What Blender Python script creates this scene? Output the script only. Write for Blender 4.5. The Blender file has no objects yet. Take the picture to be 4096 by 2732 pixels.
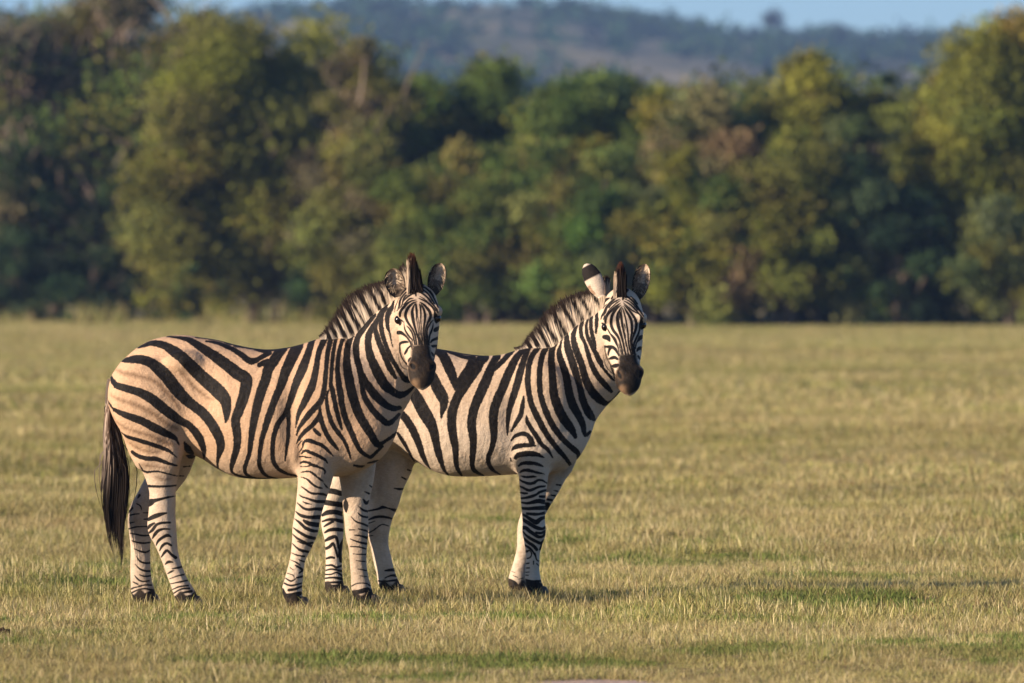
import bpy, math
import numpy as np
D = bpy.data
scene = bpy.context.scene
R = math.radians
DRAFT = ''

# ------------------------------------------------------------------ camera
CAM_H, CAM_D = 1.64, 41.0            # eye height and distance to the nearer zebra (metres)
PXM = 824.0                          # photograph pixels (of 4096) per metre at that distance
HORIZON = 1089.0
cam_data = D.cameras.new("camera")
cam = D.objects.new("camera", cam_data)
scene.collection.objects.link(cam)
cam.location = (0, -CAM_D, CAM_H)
cam.rotation_euler = (R(90), 0, 0)
cam_data.sensor_width = 36.0
cam_data.lens = PXM * CAM_D / 4096 * 36.0
cam_data.shift_y = -(1366 - HORIZON) / 4096
cam_data.clip_start = 0.5
cam_data.clip_end = 20000
cam_data.dof.use_dof = True
cam_data.dof.focus_distance = CAM_D - 0.1
cam_data.dof.aperture_fstop = 4.8
scene.camera = cam

# ------------------------------------------------------------------ world, sun
SUN_EL, SUN_AZ = R(16), R(243)       # azimuth clockwise from +Y (the viewing direction)
world = D.worlds.new("World"); scene.world = world; world.use_nodes = True
nt = world.node_tree; nt.nodes.clear()
sky = nt.nodes.new('ShaderNodeTexSky'); sky.sky_type = 'NISHITA'; sky.sun_disc = False
sky.sun_elevation = SUN_EL; sky.sun_rotation = SUN_AZ
sky.altitude = 1500; sky.air_density = 0.85; sky.dust_density = 0.55; sky.ozone_density = 4.6
bg = nt.nodes.new('ShaderNodeBackground'); bg.inputs['Strength'].default_value = 0.076
wo = nt.nodes.new('ShaderNodeOutputWorld')
nt.links.new(sky.outputs[0], bg.inputs['Color']); nt.links.new(bg.outputs[0], wo.inputs['Surface'])
sun_data = D.lights.new("sun", 'SUN'); sun = D.objects.new("sun", sun_data); scene.collection.objects.link(sun)
sun_data.energy = 5.0; sun_data.angle = R(0.53); sun_data.color = (1.0, 0.79, 0.585)
sun.rotation_euler = (R(90) - SUN_EL, 0, math.pi - SUN_AZ)
sun.location = (-60, -80, 60)
scene.view_settings.view_transform = 'Standard'
scene.view_settings.look = 'None'
scene.view_settings.exposure = 0.95
scene.view_settings.gamma = 1.0
scene.render.engine = 'CYCLES'
scene.cycles.use_denoising = True
scene.cycles.max_bounces = 6
scene.cycles.transparent_max_bounces = 4
scene.cycles.volume_bounces = 0

# ------------------------------------------------------------------ helpers
rng = np.random.default_rng(7)

def link(o, parent=None):
    scene.collection.objects.link(o)
    if parent is not None: o.parent = parent
    return o

def tag(o, label=None, cat=None, group=None, kind=None):
    if label: o['label'] = label
    if cat: o['category'] = cat
    if group: o['group'] = group
    if kind: o['kind'] = kind
    return o

def mesh_np(name, V, F, mat=None, parent=None, smooth=True, attrs=None, do_link=True):
    """one mesh object from numpy vertices and equal-sided faces (n,3) or (n,4)"""
    V = np.ascontiguousarray(V, np.float32); F = np.ascontiguousarray(F, np.int32)
    me = D.meshes.new(name)
    me.vertices.add(len(V)); me.vertices.foreach_set('co', V.ravel())
    k = F.shape[1]
    me.loops.add(F.size); me.loops.foreach_set('vertex_index', F.ravel())
    me.polygons.add(len(F)); me.polygons.foreach_set('loop_start', np.arange(0, F.size, k, dtype=np.int32))
    me.update(calc_edges=True); me.validate()
    if smooth: me.polygons.foreach_set('use_smooth', np.ones(len(me.polygons), bool))
    for nm, arr in (attrs or {}).items(): set_attr(me, nm, arr)
    if mat: me.materials.append(mat)
    o = D.objects.new(name, me)
    if do_link: link(o, parent)
    return o

def set_attr(me, nm, arr):
    arr = np.ascontiguousarray(arr, np.float32)
    if arr.ndim == 1:
        a = me.attributes.new(nm, 'FLOAT', 'POINT'); a.data.foreach_set('value', arr)
    else:
        a = me.attributes.new(nm, 'FLOAT_COLOR', 'POINT')
        c = np.ones((len(arr), 4), np.float32); c[:, :3] = arr
        a.data.foreach_set('color', c.ravel())

class NB:
    """small node-tree builder"""
    def __init__(s, name):
        s.m = D.materials.new(name); s.m.use_nodes = True
        s.t = s.m.node_tree; s.t.nodes.clear()
        s.out = s.n('OutputMaterial')
    def n(s, typ, **kw):
        nd = s.t.nodes.new('ShaderNode' + typ)
        for k, v in kw.items():
            if k.startswith('_'): setattr(nd, k[1:], v)
            else:
                key = int(k[1:]) if k[0] == 'i' and k[1:].isdigit() else k.replace('__', ' ')
                if hasattr(v, 'is_output'): s.t.links.new(v, nd.inputs[key])
                else: nd.inputs[key].default_value = v
        return nd
    def attr(s, nm, col=False):
        a = s.n('Attribute', _attribute_name=nm); return a.outputs['Color' if col else 'Fac']
    def math(s, op, a, b=0.0, c=0.0, clamp=False):
        nd = s.n('Math', _operation=op, _use_clamp=clamp)
        for i, v in enumerate((a, b, c)):
            if hasattr(v, 'is_output'): s.t.links.new(v, nd.inputs[i])
            else: nd.inputs[i].default_value = v
        return nd.outputs[0]
    def sstep(s, v, lo, hi):
        nd = s.n('MapRange', _interpolation_type='SMOOTHSTEP')
        s.t.links.new(v, nd.inputs['Value'])
        nd.inputs['From Min'].default_value = lo; nd.inputs['From Max'].default_value = hi
        return nd.outputs['Result']
    def mix(s, f, a, b, blend='MIX'):
        nd = s.n('Mix', _data_type='RGBA', _blend_type=blend)
        for sock, v in ((nd.inputs[0], f), (nd.inputs[6], a), (nd.inputs[7], b)):
            if hasattr(v, 'is_output'): s.t.links.new(v, sock)
            else: sock.default_value = (*v, 1) if isinstance(v, tuple) and len(v) == 3 else v
        return nd.outputs[2]
    def noise(s, scale, detail=3, rough=0.55, vec=None, dim='3D'):
        nd = s.n('TexNoise', Scale=scale, Detail=detail, Roughness=rough)
        if vec is not None: s.t.links.new(vec, nd.inputs['Vector'])
        return nd.outputs['Fac']
    def pos(s): return s.n('NewGeometry').outputs['Position']
    def obj(s): return s.n('TexCoord').outputs['Object']
    def bsdf(s, color, rough=0.8, spec=0.3, bump=None, bstr=0.2, bdist=0.01, **kw):
        p = s.n('BsdfPrincipled'); 
        if hasattr(color, 'is_output'): s.t.links.new(color, p.inputs['Base Color'])
        else: p.inputs['Base Color'].default_value = (*color, 1)
        p.inputs['Roughness'].default_value = rough
        p.inputs['Specular IOR Level'].default_value = spec
        for k, v in kw.items(): p.inputs[k.replace('__', ' ')].default_value = v
        if bump is not None:
            b = s.n('Bump', Strength=bstr, Distance=bdist, Height=bump)
            s.t.links.new(b.outputs[0], p.inputs['Normal'])
        s.t.links.new(p.outputs[0], s.out.inputs['Surface'])
        return p

def leafy(name, build_color, trans=0.3, rough=0.6):
    """foliage / grass material: diffuse plus some light through the leaf"""
    b = NB(name); col = build_color(b)
    d = b.n('BsdfDiffuse', Color=col); t = b.n('BsdfTranslucent', Color=col)
    m = b.n('MixShader'); m.inputs[0].default_value = trans
    b.t.links.new(d.outputs[0], m.inputs[1]); b.t.links.new(t.outputs[0], m.inputs[2])
    b.t.links.new(m.outputs[0], b.out.inputs['Surface'])
    return b.m

def ribbons(P, W, side):
    """P (n,k,3) strand points, W (n,k) half widths, side (n,3) unit -> V, F (quads)"""
    n, k, _ = P.shape
    A = P - side[:, None, :] * W[..., None]; B = P + side[:, None, :] * W[..., None]
    V = np.stack([A, B], 2).reshape(-1, 3)
    base = (np.arange(n) * k * 2)[:, None] + (np.arange(k - 1) * 2)[None, :]
    F = np.stack([base, base + 1, base + 3, base + 2], -1).reshape(-1, 4)
    return V, F

def tube(path, radii, seg=8):
    """tapered tube along a 3-D path -> V, F quads, closed by shrinking ends"""
    path = np.asarray(path, float); k = len(path)
    T = np.gradient(path, axis=0); T /= np.linalg.norm(T, axis=1)[:, None] + 1e-9
    ref = np.array([0.31, 0.9, 0.1]); 
    N1 = np.cross(T, ref); N1 /= np.linalg.norm(N1, axis=1)[:, None] + 1e-9
    N2 = np.cross(T, N1)
    a = np.arange(seg) / seg * 2 * np.pi
    V = path[:, None] + np.asarray(radii)[:, None, None] * (np.cos(a)[None, :, None] * N1[:, None] + np.sin(a)[None, :, None] * N2[:, None])
    V = V.reshape(-1, 3); F = []
    for i in range(k - 1):
        for j in range(seg):
            j2 = (j + 1) % seg
            F.append((i*seg+j, i*seg+j2, (i+1)*seg+j2, (i+1)*seg+j))
    return V, np.array(F)

class Geo:
    def __init__(s): s.V = []; s.F = []; s.A = []; s.n = 0
    def add(s, V, F, a=None):
        s.V.append(V); s.F.append(np.asarray(F) + s.n); s.n += len(V)
        if a is not None: s.A.append(np.broadcast_to(a, (len(V),) + np.shape(a)[-1:]) if np.ndim(a) == 1 and len(a) != len(V) else a)
    def build(s, name, mat, parent=None, attr=None, smooth=True):
        at = {attr: np.concatenate(s.A)} if attr and s.A else None
        return mesh_np(name, np.concatenate(s.V), np.concatenate(s.F), mat, parent, smooth, at)
# ================================================================== land, air, far hills
DPX = PXM * CAM_D                     # photograph pixels per unit slope
def at(sx, sy, d):
    """world point seen at photograph pixel (sx, sy) at distance d from the eye"""
    return np.array([(sx-2048)*d/DPX, d-CAM_D, CAM_H+(HORIZON-sy)*d/DPX])

def vnoise(x, y, seed=0, scale=1.0):
    """smooth value noise in 0..1"""
    x = np.asarray(x, float)/scale; y = np.asarray(y, float)/scale
    xi, yi = np.floor(x).astype(np.int64), np.floor(y).astype(np.int64); fx, fy = x-xi, y-yi
    fx = fx*fx*(3-2*fx); fy = fy*fy*(3-2*fy)
    def hsh(a, b):
        h = (a*374761393+b*668265263+seed*974634533) & 0xffffffff
        h = ((h ^ (h >> 13))*1274126177) & 0xffffffff
        return ((h ^ (h >> 16)) & 0xffff)/65535.0
    return (hsh(xi, yi)*(1-fx)+hsh(xi+1, yi)*fx)*(1-fy)+(hsh(xi, yi+1)*(1-fx)+hsh(xi+1, yi+1)*fx)*fy

def ground_z(x, y):
    x = np.asarray(x, float); y = np.asarray(y, float)
    k = np.clip((y-3)/8, 0, 1)*np.clip((230-y)/80, 0, 1)
    sm = lambda v, a, b: np.clip((v-a)/(b-a), 0, 1)**2*(3-2*np.clip((v-a)/(b-a), 0, 1))
    rise = .075*np.exp(-((y-.1)/.85)**2)*sm(x, .42, .85)*(1-.2*sm(x, 2.3, 3.2))
    return rise+k*(.16*(vnoise(x+.35*y, y, 3, 7.0)-.5)+.10*(vnoise(x, y, 5, 3.1)-.5)) + .05*np.clip((-1.5-y)/4, 0, 1)*(vnoise(x, y, 9, 1.7)-.6)

_b = NB('soil'); _p = _b.pos()
_n1 = _b.noise(1.3, 4, .6, _p); _n2 = _b.noise(14, 4, .65, _p); _n3 = _b.noise(.12, 3, .5, _p)
_c = _b.mix(_b.sstep(_n2, .35, .65), (.06, .043, .025), (.22, .165, .09))
_c = _b.mix(_b.math('MULTIPLY', _b.sstep(_n1, .45, .7), .5), _c, (.12, .12, .045))
_c = _b.mix(_b.math('MULTIPLY', _b.sstep(_n3, .4, .65), .5), _c, (.26, .20, .10))
_sx = _b.n('SeparateXYZ'); _b.t.links.new(_p, _sx.inputs[0])
_c = _b.mix(_b.math('MULTIPLY', _b.sstep(_sx.outputs['Y'], 10, 40), .8), _c, (.34, .29, .14))
_d = _b.n('VectorMath', _operation='DISTANCE'); _mp = _b.n('Mapping'); _b.t.links.new(_p, _mp.inputs['Vector']); _mp.inputs['Scale'].default_value = (1.3, 1, 1)
_b.t.links.new(_mp.outputs[0], _d.inputs[0]); _d.inputs[1].default_value = (.35*1.3, -6.95, 0)
_c = _b.mix(_b.sstep(_b.math('ADD', _d.outputs['Value'], _b.math('MULTIPLY', _n2, .25)), .62, .40), _c, (.48, .37, .30))
_b.bsdf(_c, .95, .05, _n2, .6, .03)
xs = np.concatenate([np.linspace(-850, -30, 30), np.linspace(-28, 28, 160), np.linspace(30, 850, 30)])
ys = np.concatenate([np.linspace(-58, -16, 12), np.linspace(-15, 30, 170), np.linspace(31, 260, 200), np.linspace(280, 3900, 40)])
GX, GY = np.meshgrid(xs, ys, indexing='ij')
V = np.stack([GX, GY, ground_z(GX, GY)], -1).reshape(-1, 3)
ny = len(ys); ii, jj = np.meshgrid(np.arange(len(xs)-1), np.arange(ny-1), indexing='ij'); b0 = (ii*ny+jj).ravel()
tag(mesh_np('ground', V, np.stack([b0, b0+ny, b0+ny+1, b0+1], 1), _b.m), kind='structure')

# ------------------------------------------------------------------ distant hills, 2.5 km away
RX = np.array([-3000,-800,0,400,800,1000,1200,1400,1600,1836,1980,2104,2300,2500,2700,2830,2950,3060,3200,3430,3770,4096,5000,7000], float)
RY = np.array([160,120,70,95,110,60,30,12,5,22,12,34,40,76,84,96,132,138,128,148,130,150,170,220], float)+66
HD = 2500.0
def hill_z(x, y):
    sx = 2048+x*DPX/HD
    r = CAM_H+(HORIZON-np.interp(sx, RX, RY))*HD/DPX
    t = np.clip((y+CAM_D-1150)/(HD-1150), 0, 1); t = t*t*(3-2*t)
    back = np.clip((y+CAM_D-HD)/1200, 0, 1)
    z = r*t*(1-.5*back)
    return z + np.where(t < .97, 1, 0)*t*(9*(vnoise(x, y, 21, 90)-.5)+5*(vnoise(x, y, 22, 34)-.5))-1.2*(1-t)
xs = np.linspace(-560, 560, 200); ys = np.linspace(1120, 3600, 120)-CAM_D
GX, GY = np.meshgrid(xs, ys, indexing='ij'); V = np.stack([GX, GY, hill_z(GX, GY)], -1).reshape(-1, 3)
ny = len(ys); ii, jj = np.meshgrid(np.arange(len(xs)-1), np.arange(ny-1), indexing='ij'); b0 = (ii*ny+jj).ravel()
_b = NB('hill_grass'); _n = _b.noise(.02, 4, .6, _b.pos())
_b.bsdf(_b.mix(_b.sstep(_n, .35, .65), (.08, .10, .05), (.30, .26, .16)), .95, .05)
tag(mesh_np('hills', V, np.stack([b0, b0+ny, b0+ny+1, b0+1], 1), _b.m), kind='structure')

def leaf_cards(C, size, g, up=.35, out=None):
    """random leaf quads at centres C (n,3) with half sizes (n,)"""
    n = len(C); N = g.normal(0, 1, (n, 3)); N[:,2] += up
    if out is not None: N += out
    N /= np.linalg.norm(N, axis=1)[:,None]
    A = np.cross(N, g.normal(0, 1, (n, 3))); A /= np.linalg.norm(A, axis=1)[:,None]+1e-9; B = np.cross(N, A)
    s = np.asarray(size)[:,None]; A = A*s; B = B*s*.62
    V = np.stack([C-A, C-B*.9+A*.1, C+A, C+B*.9+A*.1], 1).reshape(-1, 3)
    return V, np.arange(4*n).reshape(-1, 4)

MAT_LEAF = leafy('tree_leaves', lambda b: b.attr('Col', True), .22)
g = np.random.default_rng(5)
n = 15000
x = g.uniform(-430, 430, n); y = 1180+1450*g.random(n)**.8-CAM_D
keep = (vnoise(x, y, 31, 60) > .38) | (g.random(n) < .2)
hx = 2048+x*DPX/(y+CAM_D)
bare = np.zeros(n, bool)
for cx_, cy_, wx_, wy_ in ((1990, 2150, 190, 260), (1690, 2260, 90, 160), (2330, 2050, 120, 150), (2620, 1900, 130, 190), (1180, 2000, 150, 200), (3560, 1900, 140, 160)):
    bare |= ((hx-cx_)/wx_)**2+((y-cy_)/wy_)**2 < 1
keep &= ~bare | (g.random(n) < .08)
x, y = x[keep], y[keep]; n = len(x); k = 16
rad = g.uniform(1.8, 3.8, n)
C = np.stack([x, y, hill_z(x, y)+rad*.9], 1)[:,None]+g.normal(0, .5, (n, k, 3))*rad[:,None,None]*np.array([1, 1, .75])
V, F = leaf_cards(C.reshape(-1, 3), g.uniform(.7, 1.5, n*k), g)
col = np.array((.030, .062, .030))*(g.uniform(.45, 1.9, n)[:,None]*np.ones((1, 3))+g.normal(0, .12, (n, 3)))
tag(mesh_np('hillside_woodland', V, F, MAT_LEAF, attrs={'Col': np.repeat(np.clip(col, .01, .2), k*4, 0)}, smooth=False),
    'blue-hazed woodland covering the distant hillside', 'woodland', kind='stuff')

# ------------------------------------------------------------------ the air
hv = [(a, b_, c) for a in (-900, 900) for b_ in (-62, 3950) for c in (-2.2, 135)]
hf = [(0,1,3,2),(4,6,7,5),(0,4,5,1),(2,3,7,6),(0,2,6,4),(1,5,7,3)]
_b = NB('haze_air'); _v = _b.n('VolumePrincipled'); _v.inputs['Color'].default_value = (.34, .55, 1, 1)
_v.inputs['Density'].default_value = .00016; _v.inputs['Anisotropy'].default_value = .1
_b.t.links.new(_v.outputs[0], _b.out.inputs['Volume'])
tag(mesh_np('haze', hv, hf, _b.m, smooth=False), 'thin blue haze between the grassland and the hills', 'haze', kind='stuff')
# ================================================================== the edge of the wood
_b = NB('bark'); _n = _b.noise(9, 4, .6, _b.obj())
_b.bsdf(_b.mix(_n, (.055, .042, .032), (.17, .135, .105)), .9, .1, _n, .6, .03); MAT_BARK = _b.m
PAL = {'olive': (.158, .165, .044), 'yellow': (.185, .195, .038), 'green': (.105, .160, .042), 'dark': (.048, .080, .036), 'deep': (.026, .046, .027),  # deep: dark shrub leaves, darkened also for shade at the wood's foot
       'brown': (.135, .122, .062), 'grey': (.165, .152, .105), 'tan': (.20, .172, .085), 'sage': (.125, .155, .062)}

def wood_d(sx): return 274-20*np.asarray(sx, float)/4096     # the edge of the wood runs towards the right foreground

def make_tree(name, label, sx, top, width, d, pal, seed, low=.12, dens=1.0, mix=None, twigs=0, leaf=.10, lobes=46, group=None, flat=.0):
    """crown of leaf clumps on limbs; top = photograph row of its highest point, width in photograph pixels"""
    g = np.random.default_rng(seed); d = wood_d(sx)+(d-270)*.8; base = at(sx, 0, d); bx, by = base[0], base[1]
    h = CAM_H+(HORIZON-top)*d/DPX; w = width*d/DPX/2; bz = float(ground_z(bx, by))-.1
    root = D.objects.new(name, None); link(root); root.location = (bx, by, bz); root.empty_display_size = .5
    tag(root, label, 'shrub' if 'shrub' in name or 'bush' in name else 'tree', group)
    lo = low*h; cz = (h+lo)/2; ch = (h-lo)/2
    # clump centres through an uneven envelope
    u = g.normal(0, 1, (lobes, 3)); u /= np.linalg.norm(u, axis=1)[:,None]
    r = g.random(lobes)**.40
    bump = 1+.22*np.sin(3*np.arctan2(u[:,1], u[:,0])+g.uniform(0, 6))+g.normal(0, .10, lobes)
    L = u*r[:,None]*bump[:,None]*np.array([w, w*.85, ch])*.92
    L[:,2] += cz; L[0] = (g.normal(0, w*.15), 0, h-.08*h)
    L[:,0] *= 1-.30*np.clip((L[:,2]-cz)/ch, 0, 1)
    rad = (.22+.16*g.random(lobes))*min(w, ch)*1.1; rad = np.clip(rad, .35, 1.25); rad[0] *= .7
    L[:,2] = np.minimum(L[:,2], h-rad*.75)
    base_c = np.array(PAL[pal]); alt = np.array(PAL[mix or pal])
    lc = np.where((g.random(lobes) < .3)[:,None], alt, base_c)*g.uniform(.62, 1.35, lobes)[:,None]*(1+g.normal(0, .07, (lobes, 3)))
    cnt = np.clip((320*dens*(rad/.7)**2), 80, 1300).astype(int)
    idx = np.repeat(np.arange(lobes), cnt); m = len(idx)
    q = g.normal(0, 1, (m, 3)); q /= np.linalg.norm(q, axis=1)[:,None]
    P = L[idx]+q*(rad[idx]*g.random(m)**.5*(1+.18*g.normal(0, 1, m)))[:,None]*np.array([1.1, 1.1, .8])
    P[:,2] -= np.where(g.random(m) < .2, g.random(m)*.5*rad[idx], 0)
    P = P[P[:,2] > .05]; idx = idx[:len(P)]
    V, F = leaf_cards(P, leaf*g.uniform(.6, 1.35, len(P)), g, .3)
    col = np.clip(lc[idx]*g.uniform(.84, 1.18, len(P))[:,None], .008, .4)
    mesh_np('crown', V, F, MAT_LEAF, root, False, {'Col': np.repeat(col, 4, 0)})
    G = Geo(); nst = 1 if 'tree' in name else 3
    for s in range(nst):
        ox = g.normal(0, .25*w*(nst > 1))
        pt = [(ox*.4, 0, -.2), (ox*.5+g.normal(0, .08), g.normal(0, .08), h*.16), (ox+g.normal(0, .15), g.normal(0, .15), h*.38), (ox*1.2+g.normal(0, .25), g.normal(0, .2), h*.66), (ox*1.3, 0, h*.86)]
        G.add(*tube(catmull_(pt, 5), np.interp(np.linspace(0, 1, 21), [0, .15, 1], [.026*h, .018*h, .004*h]), 9))
    for i in g.choice(lobes, min(lobes, 16), False):
        z0 = np.clip(L[i,2]*.55, .15*h, .6*h)
        pt = [(0, 0, z0), (L[i,0]*.4, L[i,1]*.4, z0+(L[i,2]-z0)*.55+.1), tuple(L[i])]
        G.add(*tube(catmull_(pt, 5), np.interp(np.linspace(0, 1, 11), [0, 1], [.009*h, .0025*h]), 6))
    if twigs:
        i = g.integers(0, lobes, twigs); A = L[i]*.9+g.normal(0, .3, (twigs, 3)); dv = A-np.array([0, 0, h*.35]); dv /= np.linalg.norm(dv, axis=1)[:,None]
        dv += g.normal(0, .45, (twigs, 3)); Bp = A+dv*g.uniform(.5, 1.5, twigs)[:,None]; Bp[:,2] = np.minimum(Bp[:,2], h)
        Ps = np.stack([A, (A+Bp)/2+g.normal(0, .06, (twigs, 3)), Bp], 1); sd = np.cross(dv, g.normal(0, 1, (twigs, 3))); sd /= np.linalg.norm(sd, axis=1)[:,None]
        mesh_np('twigs', *ribbons(Ps, np.tile([.035, .028, .012], (twigs, 1)), sd), MAT_TWIG, root, False)
    G.build('trunk', MAT_BARK, root)
    return root

def catmull_(P, n):
    P = np.asarray(P, float); Q = np.vstack([2*P[0]-P[1], P, 2*P[-1]-P[-2]]); out = []
    for i in range(1, len(Q)-2):
        p0, p1, p2, p3 = Q[i-1], Q[i], Q[i+1], Q[i+2]
        for t in np.arange(n)/n: out.append(.5*((2*p1)+(-p0+p2)*t+(2*p0-5*p1+4*p2-p3)*t*t+(-p0+3*p1-3*p2+p3)*t**3))
    out.append(P[-1]); return np.array(out)
_b = NB('twig_bark'); _b.bsdf((.24, .19, .155), .9, .1); MAT_TWIG = _b.m

TREES = [
 # name, label, sx, top, width, d, palette, options
 ('woodland_tree', 'grey-brown half leafless tree at the left edge of the wood', 60, 40, 680, 279, 'grey', dict(mix='dark', twigs=900, dens=.55, low=.3)),
 ('woodland_tree', 'tallest dusty olive tree with bare twigs, rising out of frame top left', 450, -100, 760, 283, 'grey', dict(mix='olive', twigs=1100, dens=.8, low=.22, lobes=60)),
 ('woodland_tree', 'dull green tree between the half leafless edge tree and the tallest dusty tree', 215, -50, 520, 284, 'sage', dict(mix='grey', twigs=500, dens=.8, low=.25, lobes=48)),
 ('woodland_tree', 'dusty olive tree rising out of frame against the left shoulder of the broad olive tree', 765, -30, 480, 280, 'olive', dict(mix='grey', twigs=500, dens=.8, low=.25, lobes=44)),
 ('woodland_tree', 'broad sunlit olive tree whose skirt reaches the grass behind the nearer zebra rump', 1010, 40, 1140, 268, 'olive', dict(mix='yellow', dens=1.15, low=.02, lobes=120, twigs=160)),
 ('woodland_tree', 'thin brownish tree with a loose top beside the broad olive tree', 1430, 130, 420, 262, 'brown', dict(mix='olive', dens=.9, low=.2, twigs=50, lobes=44)),
 ('woodland_tree', 'mid green tree above the nearer zebra head, below the hill slope', 1720, 275, 560, 270, 'green', dict(mix='olive', low=.2, lobes=60)),
 ('woodland_tree', 'bright green tree with a pointed top at the middle of the wood', 2010, 205, 620, 273, 'green', dict(mix='yellow', low=.2, lobes=64)),
 ('woodland_tree', 'rounded dark green tree above the rear zebra head', 2420, 262, 700, 272, 'green', dict(mix='dark', low=.2, lobes=64)),
 ('woodland_tree', 'dusty yellow-green tree with tan dead clumps, right of the rear zebra', 2800, 300, 620, 268, 'sage', dict(mix='tan', low=.15, lobes=64)),
 ('woodland_tree', 'yellow-green tree standing tallest between the rear zebra and the far right tree', 3210, 128, 520, 272, 'yellow', dict(mix='olive', low=.2, lobes=60)),
 ('woodland_tree', 'dark green tree in the gap left of the far right tree', 3520, 222, 420, 276, 'dark', dict(mix='olive', low=.2)),
 ('woodland_tree', 'golden olive tree touching the far right tree', 3740, 215, 460, 270, 'yellow', dict(mix='olive', low=.12, lobes=50)),
 ('woodland_tree', 'tall golden green tree at the right edge of the wood', 4010, 15, 760, 268, 'yellow', dict(mix='olive', low=.1, lobes=110, dens=1.1)),
('woodland_tree', 'olive tree filling the skyline between the thin brownish tree and the bright green tree', 1560, 300, 520, 265, 'olive', dict(mix='green', low=.2, lobes=56)),
 ('woodland_tree', 'green tree with loose yellow clumps, skyline above the rear zebra mane', 2230, 285, 560, 268, 'green', dict(mix='yellow', low=.2, lobes=60)),
 ('woodland_tree', 'yellow-green tree on the skyline just right of the rear zebra head', 2640, 290, 520, 270, 'yellow', dict(mix='green', low=.2, lobes=60)),
 ('woodland_tree', 'dull green tree at the left foot of the tallest yellow-green tree', 3010, 250, 460, 286, 'sage', dict(mix='green', low=.2, lobes=50)),
 ('bush', 'olive bush spilling over the shrubs just above the nearer zebra ears', 1690, 640, 480, 256, 'olive', dict(mix='green', low=.04, lobes=50)),
 ('bush', 'green flat-topped bush beside the sage bush behind the rear zebra ears', 2390, 560, 500, 257, 'green', dict(mix='olive', low=.04, lobes=50)),
 ('bush', 'yellow-green bush left of the dusty bush with tan dead leaves', 2760, 540, 500, 258, 'yellow', dict(mix='green', low=.04, lobes=50)),
 ('bush', 'olive bush between the dusty tan-topped bush and the dark hollow on the right', 3150, 480, 520, 260, 'olive', dict(mix='yellow', low=.04, lobes=54)),
 ('bush', 'dull olive bush filling the gap before the golden olive tree', 3440, 440, 460, 262, 'sage', dict(mix='dark', low=.04, lobes=50)),
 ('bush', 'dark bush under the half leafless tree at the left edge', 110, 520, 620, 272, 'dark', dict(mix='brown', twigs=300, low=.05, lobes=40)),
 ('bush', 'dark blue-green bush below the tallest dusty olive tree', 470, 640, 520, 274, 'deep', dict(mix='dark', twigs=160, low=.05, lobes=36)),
 ('bush', 'olive and brown bush behind the mane of the nearer zebra', 1480, 520, 560, 258, 'olive', dict(mix='brown', low=.12, lobes=60)),
 ('bush', 'green bush with yellow tips between the two zebra heads', 1900, 540, 560, 257, 'green', dict(mix='olive', low=.04, lobes=60)),
 ('bush', 'yellow-green bush behind the mane of the rear zebra', 2230, 530, 560, 258, 'olive', dict(mix='green', low=.04, lobes=60)),
 ('bush', 'sage bush behind the ears of the rear zebra', 2560, 620, 480, 258, 'sage', dict(mix='dark', low=.04, lobes=44)),
 ('bush', 'dusty bush with tan dead leaves on top, right of the rear zebra', 2960, 640, 520, 259, 'olive', dict(mix='tan', low=.04, lobes=44)),
 ('bush', 'dark bush beneath the yellow-green tree on the right', 3290, 640, 540, 262, 'dark', dict(mix='olive', low=.06, lobes=44)),
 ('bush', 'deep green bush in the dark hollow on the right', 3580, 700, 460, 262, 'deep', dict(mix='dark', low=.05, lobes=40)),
 ('bush', 'pale sage bush under the right edge tree', 4060, 760, 460, 261, 'sage', dict(mix='olive', low=.03, lobes=50)),
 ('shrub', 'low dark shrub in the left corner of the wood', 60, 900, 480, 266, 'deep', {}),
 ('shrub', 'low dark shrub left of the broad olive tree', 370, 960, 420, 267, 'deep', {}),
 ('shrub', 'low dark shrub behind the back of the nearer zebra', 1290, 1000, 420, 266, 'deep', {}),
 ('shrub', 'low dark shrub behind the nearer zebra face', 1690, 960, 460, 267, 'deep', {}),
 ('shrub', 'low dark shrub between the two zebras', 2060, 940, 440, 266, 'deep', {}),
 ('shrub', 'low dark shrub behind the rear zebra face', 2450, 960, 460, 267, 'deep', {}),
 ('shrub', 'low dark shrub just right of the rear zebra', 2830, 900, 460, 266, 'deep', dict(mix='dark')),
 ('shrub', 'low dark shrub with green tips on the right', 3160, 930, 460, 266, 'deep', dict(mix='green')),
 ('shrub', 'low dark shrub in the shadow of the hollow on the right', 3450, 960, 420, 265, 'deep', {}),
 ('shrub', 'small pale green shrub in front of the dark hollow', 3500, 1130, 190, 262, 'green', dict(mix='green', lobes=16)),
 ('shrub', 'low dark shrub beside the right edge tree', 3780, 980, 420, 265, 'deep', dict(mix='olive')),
 ('shrub', 'low olive shrub at the grass edge left of the nearer zebra', 760, 1040, 420, 260, 'olive', dict(mix='dark')),
]
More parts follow.
